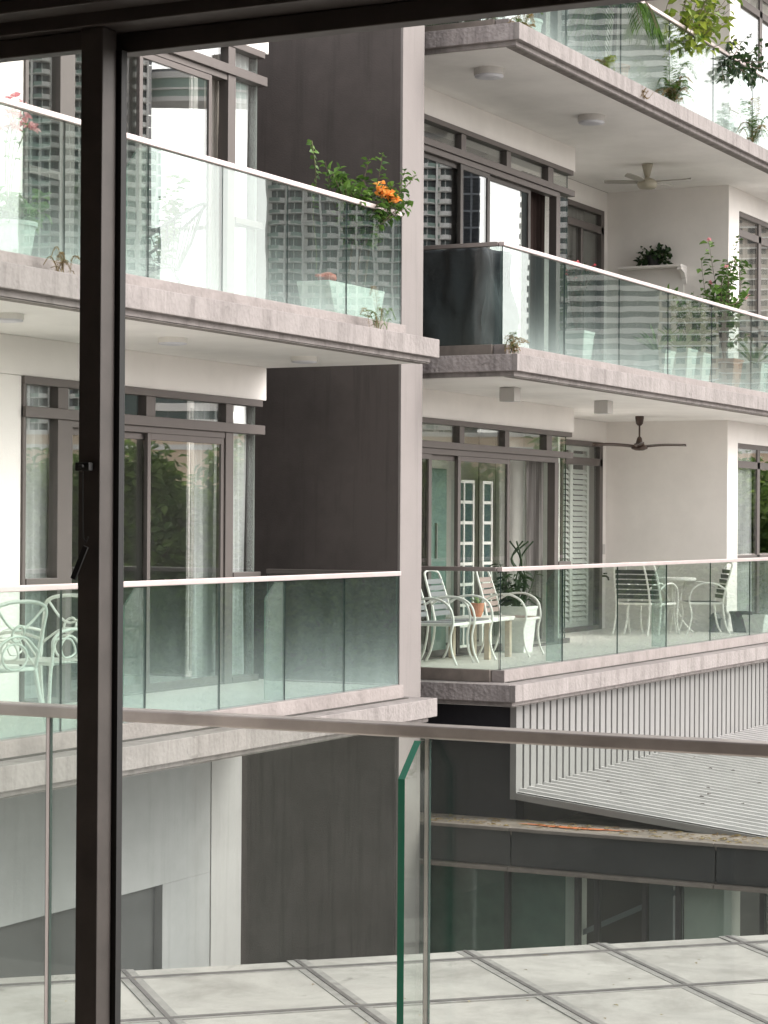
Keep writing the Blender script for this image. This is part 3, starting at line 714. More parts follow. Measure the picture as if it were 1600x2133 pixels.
MB().tube([(-2.229, 3.19, .09), (-2.2285, 3.19, .0), (-2.227, 3.19, -.03), (-2.222, 3.19, -.038), (-2.217, 3.19, -.028)], .0016, 5).build('pull_cord', 'gasket', st)
MB().bar((-2.218, 3.185, -.045), (-2.241, 3.18, -.102), .006, .009).build('handle', 'gasket', st)
pane_y('pane', dr, 3.23, -4, -2.246, -1.6, .84, 'clear_window', .008)

# ------------------------------------------------------------------ ceiling lights and fans
def round_light(loc, r, h, label, mat):
    t = thing('ceiling_light', label, 'ceiling light', loc, 0, 'round lights under the balcony soffits')
    MB().lathe([(r, 0), (r, -h * .75), (r * .96, -h * .8)], (0, 0, 0), 32).build('housing', mat, t, smooth=False, world=False)
    MB().lathe([(r * .95, -h * .78), (r * .95, -h), (r * .6, -h * 1.12), (0, -h * 1.16)], (0, 0, 0), 32).build('diffuser', 'lens', t, smooth=True, world=False)
for y0, nm in ((12.25, 'round flush light cut by the door stile side, lower balcony soffit'), (14.36, 'round flush light in the middle of lower balcony soffit'), (16.45, 'round flush light nearest the dark wall under lower balcony soffit')):
    round_light((-9.2, y0, 1.424), .115, .05, nm, 'lamp_white')
round_light((-9.21, 20.28, 4.624), .155, .085, 'round grey ceiling light nearest the pillar under topmost slab', 'lamp_grey')
round_light((-9.22, 23.11, 4.624), .155, .085, 'round grey ceiling light above the window beam end, topmost slab', 'lamp_grey')
for y0, nm in ((20.97, 'grey cube ceiling light nearest the slab corner'), (23.64, 'grey cube ceiling light near the dark ceiling fan')):
    t = thing('ceiling_light', nm, 'ceiling light', (-9.26, y0, 1.424), 0, 'cube lights under the middle balcony')
    MB().box(-.085, .085, -.085, .085, -.15, -.004).build('housing', 'lamp_grey', t, bevel=.004, world=False); MB().lathe([(.055, -.151), (.05, -.145), (0, -.145)], (0, 0, 0), 20).build('lens', 'lens', t, world=False)

def blade(r0, r1, wd, thick, droop, n=10):
    mb = MB()
    for i in range(n + 1):
        s = i / n; r = r0 + (r1 - r0) * s; w_ = wd * (.35 + .65 * math.sin(min(1, s * 1.6 + .15) * PI / 2)) * (1 if s < .85 else math.sqrt(max(.06, 1 - ((s - .85) / .16) ** 2)))
        z = droop * math.sin(s * PI) + .02 * s
        for a, b in ((-w_ * .5, -.010), (w_ * .5, .014), (w_ * .5, .014 + thick), (-w_ * .5, -.010 + thick)): mb.v.append((r, a, z + b))
    for i in range(n):
        for k in range(4):
            a = i * 4 + k; b = i * 4 + (k + 1) % 4; mb.f.append((a, b, b + 4, a + 4)); mb.m.append(0)
    mb.f += [(0, 3, 2, 1), (n * 4, n * 4 + 1, n * 4 + 2, n * 4 + 3)]; mb.m += [0, 0]
    return mb
def add_blades(t, z, angs, mat, **kw):
    b0 = None
    for a in angs:
        if b0 is None: b0 = o = blade(**kw).build('blade', mat, t, smooth=False, world=False)
        else: o = b0.copy(); C.objects.link(o)
        o.location = (0, 0, z); o.rotation_euler = (0, 0, a)
f1 = thing('ceiling_fan', 'dark brown three bladed ceiling fan with sculpted wooden blades', 'ceiling fan', (-10.14, 27.18, 1.424))
MB().lathe([(.055, 0), (.058, -.02), (.045, -.10), (.022, -.125)], (0, 0, 0), 20).build('canopy', 'fan_wood', f1, smooth=True, world=False)
MB().lathe([(.012, -.10), (.012, -.30)], (0, 0, 0), 10).build('down_rod', 'fan_wood', f1, world=False)
MB().lathe([(.018, -.27), (.032, -.29), (.05, -.36), (.085, -.385), (.11, -.41), (.105, -.43), (.05, -.452), (0, -.455)], (0, 0, 0), 24).build('motor_housing', 'fan_wood', f1, smooth=True, world=False)
add_blades(f1, -.405, (rad(30), rad(208), rad(290)), 'fan_wood', r0=.06, r1=.62, wd=.13, thick=.012, droop=.012)
f2 = thing('ceiling_fan', 'beige ceiling fan with four slim grey blades and round motor', 'ceiling fan', (-9.80, 26.5, 4.624))
MB().lathe([(.07, 0), (.07, -.02), (.045, -.12), (.035, -.16)], (0, 0, 0), 20).build('canopy', 'fan_beige', f2, smooth=True, world=False)
MB().lathe([(.03, -.13), (.03, -.19)], (0, 0, 0), 12).build('down_rod', 'fan_beige', f2, world=False)
MB().lathe([(.035, -.18), (.09, -.20), (.125, -.235), (.13, -.27), (.115, -.30), (.10, -.315), (0, -.32)], (0, 0, 0), 28).build('motor_housing', 'fan_beige', f2, smooth=True, world=False)
add_blades(f2, -.235, (rad(12), rad(75), rad(190), rad(262)), 'fan_blade_grey', r0=.10, r1=.56, wd=.10, thick=.008, droop=.0)

# ------------------------------------------------------------------ furniture
def arm_chair(slat_mat, n_slats=6):
    t = thing('garden_chair', 'x', 'chair', group='white framed balcony chairs')
    for s in (-1, 1):
        x = s * .265
        MB().tube(spline([(x * .93, -.24, .60), (x, -.12, .665), (x * 1.04, .06, .675), (x * 1.04, .20, .60), (x, .245, .45), (x, .215, .28), (x, .235, .12), (x, .285, 0)], 5), .0125, 7).build('arm', 'white_metal', t, smooth=True, world=False)
        MB().tube(spline([(x * .9, -.21, .40), (x * .9, -.225, .25), (x * .92, -.26, .10), (x * .94, -.31, 0)], 4), .0125, 7).build('leg', 'white_metal', t, smooth=True, world=False)
    MB().tube(spline([(-.24, -.20, .38), (-.235, -.255, .62), (-.215, -.33, .86), (-.17, -.355, .93), (0, -.362, .95), (.17, -.355, .93), (.215, -.33, .86), (.235, -.255, .62), (.24, -.20, .38)], 5), .013, 7).build('back_frame', 'white_metal', t, smooth=True, world=False)
    MB().box(-.25, .25, -.21, .245, .395, .425).build('seat', 'white_metal', t, bevel=.008, world=False)
    MB().box(-.21, .21, -.19, .22, .4255, .432).build('seat_pad', slat_mat, t, world=False)
    for i in range(n_slats):
        z = .50 + i * .066; yy = -.225 - (z - .5) * .275; hw = .222 - max(0, z - .62) * .07
        MB().bar((-hw, yy, z), (hw, yy, z), .012, .050).build('slat', slat_mat, t, world=False)
    return t
ca = arm_chair('grey_slat'); cbk = arm_chair('dark_slat'); cbr = arm_chair('brown_slat')
F0 = -1.45
place(ca, (-9.80, 20.42, F0), rad(-84), 'white armchair with grey slats half hidden by the pale pillar')
place(ca, (-9.80, 20.97, F0), rad(-86), 'white armchair with grey slatted back, second from the pillar')
place(cbr, (-9.72, 22.10, F0), rad(-84), 'white armchair with brownish slats facing the white square planter')
place(cbk, (-9.99, 27.26, F0), rad(-6), 'white armchair with black slats, back turned to the rail')
place(cbk, (-10.13, 27.20, F0 + .0), rad(-4), 'white armchair with black slats pushed behind another black slatted one')
place(cbk, (-9.50, 27.90, F0), rad(122), 'white armchair seen side on across the small white table')
t = thing('side_table', 'white table with pale timber legs between the chairs', 'table', (-9.85, 21.55, F0))
MB().box(-.26, .26, -.34, .34, .40, .445).build('table_top', 'white_metal', t, bevel=.006, world=False)
for a in (-1, 1):
    for b in (-1, 1): MB().box(a * .21 - .03, a * .21 + .03, b * .27 - .03, b * .27 + .03, 0, .40).build('leg', 'timber', t, bevel=.004, world=False)
t = thing('round_table', 'small white round table with curved metal legs', 'table', (-9.95, 28.0, F0))
MB().lathe([(0, .70), (.30, .70), (.305, .71), (.305, .735), (.29, .74), (0, .74)], (0, 0, 0), 36).build('table_top', 'white_metal', t, world=False)
for k in range(4):
    a = k * PI / 2 + .5; ca_, sa_ = math.cos(a), math.sin(a)
    MB().tube(spline([(.17 * ca_, .17 * sa_, .70), (.10 * ca_, .10 * sa_, .52), (.05 * ca_, .05 * sa_, .35), (.13 * ca_, .13 * sa_, .15), (.27 * ca_, .27 * sa_, 0)], 5), .013, 7).build('leg', 'white_metal', t, smooth=True, world=False)
MB().lathe([(.09, .33), (.09, .345), (0, .345)], (0, 0, 0), 20).build('shelf', 'white_metal', t, world=False)
# wrought chairs on the near block
def wrought(label, loc, rz):
    t = thing('garden_chair', label, 'chair', loc, rz, 'wrought white chairs')
    for s in (-1, 1):
        x = s * .25
        MB().tube(spline([(x, -.24, .64), (x * 1.06, -.05, .67), (x * 1.1, .14, .66), (x * 1.08, .23, .60), (x, .21, .52), (x, .22, .44)], 6), .012, 7).build('arm', 'white_metal', t, smooth=True, world=False)
        MB().tube(spline([(x, .22, .44), (x * .98, .23, .36), (x * 1.05, .27, .0)], 5), [.016] * 4 + [.013] * 7, 7).build('leg', 'white_metal', t, smooth=True, world=False)
        MB().tube(spline([(x * .92, -.22, .44), (x, -.26, .2), (x * 1.08, -.32, 0)], 5), .015, 7).build('leg', 'white_metal', t, smooth=True, world=False)
        MB().tube(spline([(x, -.20, .45), (x, .0, .62), (x, .12, .56), (x, .08, .47), (x, -.04, .50), (x, .02, .60), (x, .20, .60)], 5), .008, 6).build('scroll', 'white_metal', t, smooth=True, world=False)
    MB().tube(spline([(-.23, -.22, .42), (-.245, -.28, .70), (-.23, -.31, .86), (0, -.32, .90), (.23, -.31, .86), (.245, -.28, .70), (.23, -.22, .42)], 6), .014, 7).build('back_frame', 'white_metal', t, smooth=True, world=False)
    MB().tube(spline([(-.22, -.31, .85), (-.10, -.29, .74), (0, -.285, .70), (.10, -.29, .74), (.22, -.31, .85)], 5), .009, 6).tube(spline([(-.23, -.25, .55), (-.10, -.275, .64), (0, -.28, .66), (.10, -.275, .64), (.23, -.25, .55)], 5), .009, 6).build('scroll', 'white_metal', t, smooth=True, world=False)
    MB().tube([(.055 * math.cos(a * PI / 8), -.285 - .02 * math.sin(a * PI / 8), .68 + .055 * math.sin(a * PI / 8)) for a in range(16)], .009, 6, closed=True).build('ring', 'white_metal', t, smooth=True, world=False)
    MB().tube([(.12 * math.cos(a * PI / 10), -.255, .52 + .09 * math.sin(a * PI / 10)) for a in range(20)], .009, 6, closed=True).build('ring', 'white_metal', t, smooth=True, world=False)
    MB().tube([(-.24, -.22, .43), (-.25, .22, .43), (.25, .22, .43), (.24, -.22, .43)], .014, 7, closed=True).build('seat_frame', 'white_metal', t, smooth=True, world=False)
    for i in range(9): MB().bar((-.23, -.19 + i * .047, .435), (.23, -.19 + i * .047, .435), .036, .012).build('slat', 'white_metal', t, world=False)
wrought('ornate white scrolled chair seen from behind at the left edge', (-9.26, 12.14, F0), rad(82))
wrought('ornate white scrolled chair mostly hidden by the door stile', (-9.42, 13.02, F0), rad(176))

# string lounge chair, upper near balcony
t = thing('string_chair', 'black round lounge chair strung with cords behind upper glass', 'chair', (-9.35, 14.4, 1.75), rad(-60))
ring = [Vector((.42 * math.cos(a * PI / 20), .40 * math.sin(a * PI / 20) - .05, .43 - .30 * math.sin(a * PI / 20) * -1 * 1.0)) for a in range(40)]
MB().tube(ring, .013, 7, closed=True).build('hoop', 'string_black', t, smooth=True, world=False)
ctr = Vector((0, .06, .22)); inner = [ctr + Vector((.09 * math.cos(a * PI / 20), .09 * math.sin(a * PI / 20), 0)) for a in range(40)]
MB().tube(inner, .010, 6, closed=True).build('inner_ring', 'string_black', t, smooth=True, world=False)
mb = MB()
for i in range(0, 40): mb.tube([ring[i], (ring[i] + inner[i]) / 2 + Vector((0, 0, -.05)), inner[i]], .0045, 4)
mb.build('cords', 'string_black', t, world=False)
for k in range(3):
    a = k * 2 * PI / 3 + .5; MB().tube([(.10 * math.cos(a), .05 + .1 * math.sin(a), .22), (.33 * math.cos(a), .05 + .33 * math.sin(a), 0)], .011, 6).build('leg', 'string_black', t, world=False)

# covered barbecue at the corner of the middle balcony
bb = thing('covered_barbecue', 'barbecue under a creased black cover in the balcony corner', 'barbecue', (-9.42, 20.18, 1.75))
def cover_point(u, v):
    # u runs round the box, v up the side
    x0, x1, y0, y1, z0, z1 = -.40, .38, -.36, .34, .03, 1.0
    per = [(x0, y0), (x1, y0), (x1, y1), (x0, y1), (x0, y0)]
    s = (u % 1) * 4; i = int(s) % 4; f_ = s - int(s); a = Vector(per[i]); b = Vector(per[i + 1]); p = a.lerp(b, f_)
    out = Vector(((b - a).y, -(b - a).x)).normalized()
    cr = min(f_, 1 - f_); p -= out * 0.03 * max(0, 1 - cr / .10) ** 2
    nz = noise.noise(Vector((p.x * 5, p.y * 5, v * 2.2))) * .10 + noise.noise(Vector((p.x * 11, p.y * 13, v * 4 + 3))) * .04 + .022 * math.sin(p.x * 22 + p.y * 17 + 2.5 * v) * (1 - v)
    p += out * (nz + .035 * (1 - v) ** 2)
    z = z0 + (z1 - z0) * v - .05 * (x1 - p.x) * v * .3
    return (p.x, p.y, z)
mb = MB(); nu, nv = 96, 28
for j in range(nv + 1):
    for i in range(nu): mb.v.append(cover_point(i / nu, j / nv))
for j in range(nv):
    for i in range(nu):
        a = j * nu + i; b = j * nu + (i + 1) % nu; mb.f.append((a, b, b + nu, a + nu)); mb.m.append(0)
mb.v.append((0, 0, 1.02)); c0 = len(mb.v) - 1
for i in range(nu): mb.f.append((nv * nu + i, nv * nu + (i + 1) % nu, c0)); mb.m.append(0)
m_, t_, N_, L_, p_ = newmat('black_cover'); p_.inputs['Base Color'].default_value = (.030, .032, .040, 1); p_.inputs['Roughness'].default_value = .75; p_.inputs['Specular IOR Level'].default_value = .3
vv = coords(N_, L_); L_.new(bump(N_, L_, noise_tex(N_, L_, vv, 7, 4, .55, .3), .014), p_.inputs['Normal'])
mb.build('cover', 'black_cover', bb, smooth=True, world=False)
for a in (-.3, .3):
    for b in (-.25, .25): MB().lathe([(.03, 0), (.03, .06)], (a, b, 0), 10).build('wheel', 'black_pot', bb, world=False)

# ------------------------------------------------------------------ plants
def pot_square(t, r0, r1, h, mat):
    k = math.sqrt(2)
    MB().lathe([(r0 * k, 0), (r1 * k, h - .03), (r1 * k * 1.05, h - .03), (r1 * k * 1.05, h), (r1 * k * .9, h), (r1 * k * .88, h - .05), (0, h - .05)], (0, 0, 0), sq=4, tw=PI / 4).build('pot', mat, t, world=False)
def pot_round(t, r0, r1, h, mat):
    MB().lathe([(r0, 0), (r1, h - .03), (r1 * 1.08, h - .03), (r1 * 1.08, h), (r1 * .9, h), (r1 * .88, h - .04), (0, h - .04)], (0, 0, 0), 24).build('pot', mat, t, smooth=False, world=False)

def sprig(lm, sm, base, tip, rnd, n, L, W, r=.005, sag=0.0, side=1.0, wob=.08):
    base = Vector(base); tip = Vector(tip); d = tip - base; ln = d.length
    mid = base.lerp(tip, .5) + Vector((rnd.uniform(-1, 1), rnd.uniform(-1, 1), rnd.uniform(-.3, 1))) * ln * wob
    P = spline([base, mid, tip + Vector((0, 0, -sag))], 6)
    sm.tube(P, [r * (1 - .65 * i / (len(P) - 1)) for i in range(len(P))], 5)
    for i in range(n):
        s = .12 + .88 * (i + rnd.random() * .5) / n; k = min(len(P) - 2, int(s * (len(P) - 1))); p = P[k].lerp(P[k + 1], s * (len(P) - 1) - k)
        tdir = (P[k + 1] - P[k]).normalized(); a = rnd.uniform(0, 2 * PI); ref = tdir.orthogonal().normalized(); bi = tdir.cross(ref)
        o = ref * math.cos(a) + bi * math.sin(a)
        dd = (o * side + tdir * .45 + Vector((0, 0, -.25))).normalized(); nn = Vector((rnd.uniform(-.6, .6), rnd.uniform(-.6, .6), 1))
        q = rnd.uniform(.65, 1.25); lm.leaf(p + o * r, dd, nn, L * q, W * q)
    return P
def blossom(mb, c, rnd, n, spread, L):
    for i in range(n):
        p = Vector(c) + Vector((rnd.gauss(0, spread), rnd.gauss(0, spread), rnd.gauss(0, spread * .7)))
        for k in range(3):
            d = Vector((rnd.uniform(-1, 1), rnd.uniform(-1, 1), rnd.uniform(-.3, 1))); mb.leaf(p, d, (rnd.uniform(-1, 1), rnd.uniform(-1, 1), 1), L, L * .75, fold=.4)

# orange bougainvillea in a white trough
rnd = random.Random(11)
t = thing('potted_bougainvillea', 'orange flowering bougainvillea in a white trough leaning over the upper rail', 'plant', (-9.0, 16.75, 1.75))
MB().prism([(-.40, 0), (.40, 0), (.52, .30), (-.52, .30)], 0, -.16, .16).build('trough', 'white_plastic', t, world=False, bevel=.008)
MB().box(-.14, .14, -.48, .48, .285, .302).build('soil', 'soil', t, world=False)
lm, sm = MB(), MB()
B0 = Vector((0, .30, .30))
tips = [(.08, -.40, 1.26), (.12, -.30, 1.27), (.10, -.22, 1.24), (.16, -.30, 1.14), (.12, -.05, 1.20), (.2, -.02, 1.12), (.22, .10, 1.13), (.16, .16, 1.18), (.28, .30, 1.2), (.06, -.42, 1.32), (.10, -.36, 1.22), (.16, -.20, 1.20), (.14, -.10, 1.13), (.05, -.02, 1.12), (.20, .05, 1.08), (.28, .12, 1.02), (.10, .22, 1.28), (.22, .34, 1.50), (.14, .24, 1.44), (.40, .64, 1.34), (.36, .5, 1.36), (.30, .40, 1.22), (.32, .50, 1.18), (.36, .60, 1.13), (.36, .56, 1.05), (.30, .38, 1.05), (.22, .28, 1.0), (.18, -.28, 1.10), (.24, -.12, 1.02), (.30, .22, 1.06)]
for i, tp in enumerate(tips): sprig(lm, sm, B0 + Vector((rnd.uniform(-.05, .15), rnd.uniform(-.25, .15), .35 if i > 5 else .55)), tp, rnd, 26, .078, .058, .006)
for k in range(3): sm.tube([B0 + Vector((0, -.2 + .15 * k, -.02)), B0 + Vector((.04, -.18 + .16 * k, .4)), B0 + Vector((.12, -.15 + .12 * k, .62))], [.012, .010, .007], 6)
lm.build('foliage', 'leaf_mid', t, world=False); sm.build('stems', 'bark', t, world=False)
for c in ((.26, .24, 1.15), (.28, .32, 1.12), (.30, .40, 1.09)):
    fm = MB(); blossom(fm, c, rnd, 16, .030, .05); fm.build('flower', 'petal_orange', t, world=False)
t = thing('climbing_vine', 'thin upright vine with round leaves against the dark wall', 'plant', (-9.05, 16.33, 1.75))
lm, sm = MB(), MB(); P_ = spline([(0, 0, .0), (.02, .02, .5), (0, -.01, .9), (.01, .02, 1.2), (0, -.04, 1.50)], 8); sm.tube(P_, .004, 5)
for i in range(60, 1, -1):
    s = i / 60
    if s < .55: continue
    p = P_[int(s * (len(P_) - 1))]; a = rnd.uniform(0, 6.3); lm.leaf(p, (math.cos(a) * .6, math.sin(a), -.1), (1, 0, .6), .055, .052, fold=.1)
lm.build('foliage', 'leaf_mid', t, world=False); sm.build('stem', 'stem_green', t, world=False)
pot_round(t, .07, .09, .16, 'white_plastic')
t = thing('watering_can', 'coral plastic scoop lying on the white trough', 'scoop', (-8.98, 16.45, 2.055))
MB().lathe([(.0, 0), (.06, .0), (.085, .03), (.075, .065), (.03, .085), (0, .088)], (0, 0, 0), 18).build('scoop_bowl', 'coral_plastic', t, smooth=True, world=False)
MB().tube([(0, -.07, .05), (0, -.13, .045), (0, -.19, .04)], [.02, .014, .016], 8).build('handle', 'coral_plastic', t, smooth=True, world=False)
t['category'] = 'scoop'; t.name = 'garden_scoop'

# pale pot with pink flowers, left edge of upper near balcony
t = thing('potted_orchid', 'pale green pot with leafy plant and pink blossoms at the upper left', 'plant', (-9.05, 12.05, 1.75))
pot_round(t, .15, .19, .27, 'white_plastic'); lm, sm, fm = MB(), MB(), MB()
for i in range(26):
    a = rnd.uniform(0, 6.3); sprig(lm, sm, (.05 * math.cos(a), .05 * math.sin(a), .25), (.26 * math.cos(a), .26 * math.sin(a), rnd.uniform(.32, .55)), rnd, 7, .10, .07, .004)
for a, b in ((-.05, 1.0), (.03, 1.06), (.10, .95), (-.12, .9)):
    P_ = spline([(0, 0, .25), (.02, a * .5, .7), (.05, a + .05, b)], 6); sm.tube(P_, .004, 5); blossom(fm, P_[-1], rnd, 7, .04, .055)
    for p in P_[6::2]: lm.leaf(p, (rnd.uniform(-1, 1), rnd.uniform(-1, 1), .2), (0, 0, 1), .06, .045)
lm.build('foliage', 'leaf_pale', t, world=False); sm.build('stems', 'stem_green', t, world=False); fm.build('flowers', 'petal_pink', t, world=False)
# climbing shrub seen through upper glass
t = thing('trellis_plant', 'tall leafy climber growing in front of the upper glass door', 'plant', (-9.45, 14.55, 1.75))
pot_round(t, .12, .15, .25, 'white_plastic'); lm, sm = MB(), MB()
for i in range(9):
    a = rnd.uniform(0, 6.3); sprig(lm, sm, (0, 0, .2), (.16 * math.cos(a), .18 * math.sin(a), rnd.uniform(.6, 1.05)), rnd, 14, .085, .065, .005)
lm.build('foliage', 'leaf_mid', t, world=False); sm.build('stems', 'bark', t, world=False)

def fern(label, loc, rnd, n, L, mat='leaf_mid', dry=.3, rise=.6):
    t = thing('fern', label, 'plant', loc, 0, 'weeds rooted in the slab edges'); lm, ld = MB(), MB()
    for i in range(int(n * 1.7)):
        a = rnd.uniform(0, 2 * PI); l = L * rnd.uniform(.4, 1.15); m_ = ld if rnd.random() < dry else lm; up_ = rise * rnd.uniform(.5, 1.35); b0 = Vector((rnd.gauss(0, .02), rnd.gauss(0, .05), 0))
        o = Vector((math.cos(a) * .7, math.sin(a), 0)); P_ = spline([b0, b0 + o * l * .18 + Vector((0, 0, l * up_ * .7)), b0 + o * l * .5 + Vector((0, 0, l * up_ * rnd.uniform(.8, 1.2))), b0 + o * l * .85 + Vector((0, 0, l * up_ * rnd.uniform(.3, .9)))], 7)
        m_.tube(P_, .0016, 4)
        for k in range(3, len(P_) - 1):
            for q in (0, .33, .66):
                p = P_[k].lerp(P_[k + 1], q); tdir = (P_[k + 1] - P_[k]).normalized(); sd = tdir.cross(Vector((0, 0, 1))); sd = sd.normalized() if sd.length > .05 else Vector((0, 1, 0)); ll = l * .17 * (1.15 - abs(k / len(P_) - .4) * 1.5)
                for s in (-1, 1):
                    if rnd.random() < .85: m_.leaf(p, sd * s + tdir * .6 + Vector((0, 0, rnd.uniform(-.4, .2))), (0, 0, 1), ll * rnd.uniform(.6, 1.1), max(.005, ll * .17), fold=.1)
    lm.face([(0, 0, 0), (.002, 0, 0), (0, .002, 0)]); ld.face([(0, 0, 0), (.002, 0, 0), (0, .002, 0)])
    lm.build('fronds', mat, t, world=False); ld.build('dry_fronds', 'leaf_dry', t, world=False); return t
rnd = random.Random(21)
fern('small weed on the slab edge below the white trough', (-8.58, 16.62, 1.64), rnd, 9, .20, 'leaf_pale', .3, 1.1)
fern('fern with curled brown fronds at corner of the middle slab', (-8.60, 19.55, 1.64), rnd, 11, .30, 'leaf_mid', .55)
fern('dry brown weed tuft at the corner of the topmost slab', (-8.60, 19.75, 4.84), rnd, 13, .26, 'leaf_mid', .75)
fern('small weed between dry tuft and big fern on topmost slab', (-8.60, 22.0, 4.84), rnd, 9, .26, 'leaf_bright', .4)
fern('large yellowing fern arching from the topmost slab edge', (-8.60, 24.1, 4.84), rnd, 18, .46, 'leaf_mid', .45, .75)
fern('feathery fern at the far end of the topmost slab', (-8.60, 27.15, 4.84), rnd, 13, .46, 'leaf_mid', .35, .9)
fern('dry hanging weed drooping over topmost slab edge', (-8.50, 22.75, 4.83), rnd, 8, .18, 'leaf_mid', .9, -.6)
fern('withered twig tuft on the upper near slab by the left edge', (-8.58, 12.0, 1.64), rnd, 8, .14, 'leaf_dry', .9, 1.0)

# middle far balcony plants
t = thing('potted_bougainvillea', 'straggly bougainvillea shrub rising above the middle rail', 'plant', (-9.12, 27.6, 1.75))
pot_square(t, .15, .19, .42, 'terracotta'); lm, sm, fm = MB(), MB(), MB()
for i in range(24):
    a = rnd.uniform(0, 6.3); b0 = Vector((.05 * math.cos(a), .08 * math.sin(a), .9 + rnd.uniform(-.3, .3))); tp = Vector((.22 * math.cos(a), rnd.uniform(-.95, .95), rnd.uniform(1.2, 2.05)))
    tp.z -= abs(tp.y) * .45
    sm.tube([(0, 0, .4), b0], [.011, .007], 6); P_ = sprig(lm, sm, b0, tp, rnd, 19, .105, .082, .006, wob=.16)
    if i % 4 == 0: blossom(fm, P_[-1], rnd, 2, .02, .045)
lm.build('foliage', 'leaf_mid', t, world=False); sm.build('branches', 'bark', t, world=False); fm.build('flowers', 'petal_pink', t, world=False)
t = thing('planter_shrub', 'low leafy green planter shrub behind the middle rail', 'plant', (-9.08, 26.3, 1.75))
pot_square(t, .13, .17, .40, 'white_plastic'); lm, sm = MB(), MB()
for i in range(34):
    a = rnd.uniform(0, 6.3); sprig(lm, sm, (0, rnd.uniform(-.3, .3), .45), (.18 * math.cos(a), rnd.uniform(-.62, .66), rnd.uniform(.85, 1.22)), rnd, 9, .10, .045, .005)
lm.build('foliage', 'leaf_mid', t, world=False); sm.build('stems', 'stem_green', t, world=False)
t = thing('flowering_plant', 'red flowered crown plant peeping over the middle rail', 'plant', (-9.08, 22.35, 1.75))
pot_square(t, .12, .15, .36, 'white_plastic'); lm, sm, fm = MB(), MB(), MB()
for i in range(16):
    a = rnd.uniform(0, 6.3); P_ = sprig(lm, sm, (0, 0, .34), (.10 * math.cos(a), rnd.uniform(-.5, .5), rnd.uniform(1.0, 1.2) - .05), rnd, 10, .07, .03, .007)
    if i % 2 == 0: blossom(fm, P_[-1], rnd, 3, .016, .026)
lm.build('foliage', 'leaf_dark', t, world=False); sm.build('stems', 'bark', t, world=False); fm.build('flowers', 'petal_red', t, world=False)
for (x, y0, r, h, nm) in ((-9.02, 24.75, .17, .32, 'white square pot behind the middle glass, nearest the barbecue'), (-9.02, 25.55, .17, .40, 'white square pot in the middle of a row behind glass'), (-9.02, 28.55, .15, .42, 'white tapered pot at the far end of the middle glass')):
    t = thing('plant_pot', nm, 'pot', (x, y0, 1.75)); pot_square(t, r * .8, r, h, 'white_plastic'); lm = MB()
    for i in range(36):
        a = rnd.uniform(0, 6.3); lm.leaf((0, 0, h - .04), (math.cos(a), math.sin(a), rnd.uniform(.8, 2.2)), (0, 0, 1), rnd.uniform(.18, .42), .03)
    lm.build('foliage', 'leaf_pale', t, world=False)
t = thing('wall_shelf', 'white wall shelf with curved bracket on the back wall', 'shelf', (-10.45, 28.598, 3.50))
MB().box(-.46, .46, -.26, 0, .02, .05).build('shelf_board', 'white_paint', t, bevel=.004, world=False)
MB().box(-.46, .42, -.03, 0, -.9, .018).build('back_panel', 'white_paint', t, world=False)
MB().prism([(0, .018), (-.24, .018), (-.24, -.02), (-.12, -.05), (-.05, -.13), (-.03, -.2), (0, -.2)], 0, .40, .46).build('bracket', 'white_paint', t, world=False)
t = thing('potted_plant', 'dark bushy pot plant standing on the wall shelf', 'plant', (-10.42, 28.45, 3.552))
pot_round(t, .07, .10, .14, 'black_pot'); lm, sm = MB(), MB()
for i in range(30):
    a = rnd.uniform(0, 6.3); sprig(lm, sm, (0, 0, .12), (.24 * math.cos(a), .12 * math.sin(a), rnd.uniform(-.02, .28)), rnd, 7, .075, .065, .004)
lm.build('foliage', 'leaf_dark', t, world=False); sm.build('stems', 'stem_green', t, world=False)
t = thing('wall_lamp', 'tiny wall fitting beside the recessed window, middle storey', 'lamp', (-11.158, 28.45, 3.35))
MB().lathe([(.03, 0), (.03, .03), (.02, .05), (0, .05)], (.03, 0, 0), 12).build('lamp_body', 'lamp_white', t, world=False); MB().box(0, .03, -.02, .02, -.03, .06).build('base_plate', 'lamp_white', t, world=False)

# lower far balcony pots
t = thing('potted_plant', 'tall white square planter with dark twisting plant', 'plant', (-9.92, 22.72, F0))
pot_square(t, .125, .165, .52, 'white_plastic'); lm, sm = MB(), MB()
for i in range(18):
    a = rnd.uniform(0, 6.3); b0 = Vector((.04 * math.cos(a), .04 * math.sin(a), .5))
    sprig(lm, sm, b0, (.22 * math.cos(a), .22 * math.sin(a), rnd.uniform(.55, 1.02)), rnd, 9, .12, .05, .008)
for i in range(5): sm.tube(spline([(0, 0, .5), (rnd.uniform(-.08, .08), rnd.uniform(-.08, .08), .8), (rnd.uniform(-.1, .1), rnd.uniform(-.1, .1), 1.05), (rnd.uniform(-.15, .15), rnd.uniform(-.15, .15), 1.25)], 5), .010, 6)
lm.build('foliage', 'leaf_dark', t, world=False); sm.build('stems', 'leaf_dark', t, world=False)
t = thing('potted_plant', 'small terracotta pot with sprouts on the white table', 'plant', (-9.85, 21.45, F0 + .446))
MB().lathe([(.05, 0), (.075, .06), (.08, .13), (.085, .13), (.085, .145), (.07, .145), (0, .12)], (0, 0, 0), 20).build('pot', 'terracotta', t, world=False); lm = MB()
for i in range(10): lm.leaf((0, 0, .12), (rnd.uniform(-1, 1), rnd.uniform(-1, 1), 1.4), (1, 0, .3), .11, .03)
lm.build('foliage', 'leaf_pale', t, world=False)
t = thing('lantern', 'small dark lantern on the balcony floor by far pots', 'lantern', (-9.50, 28.42, F0))
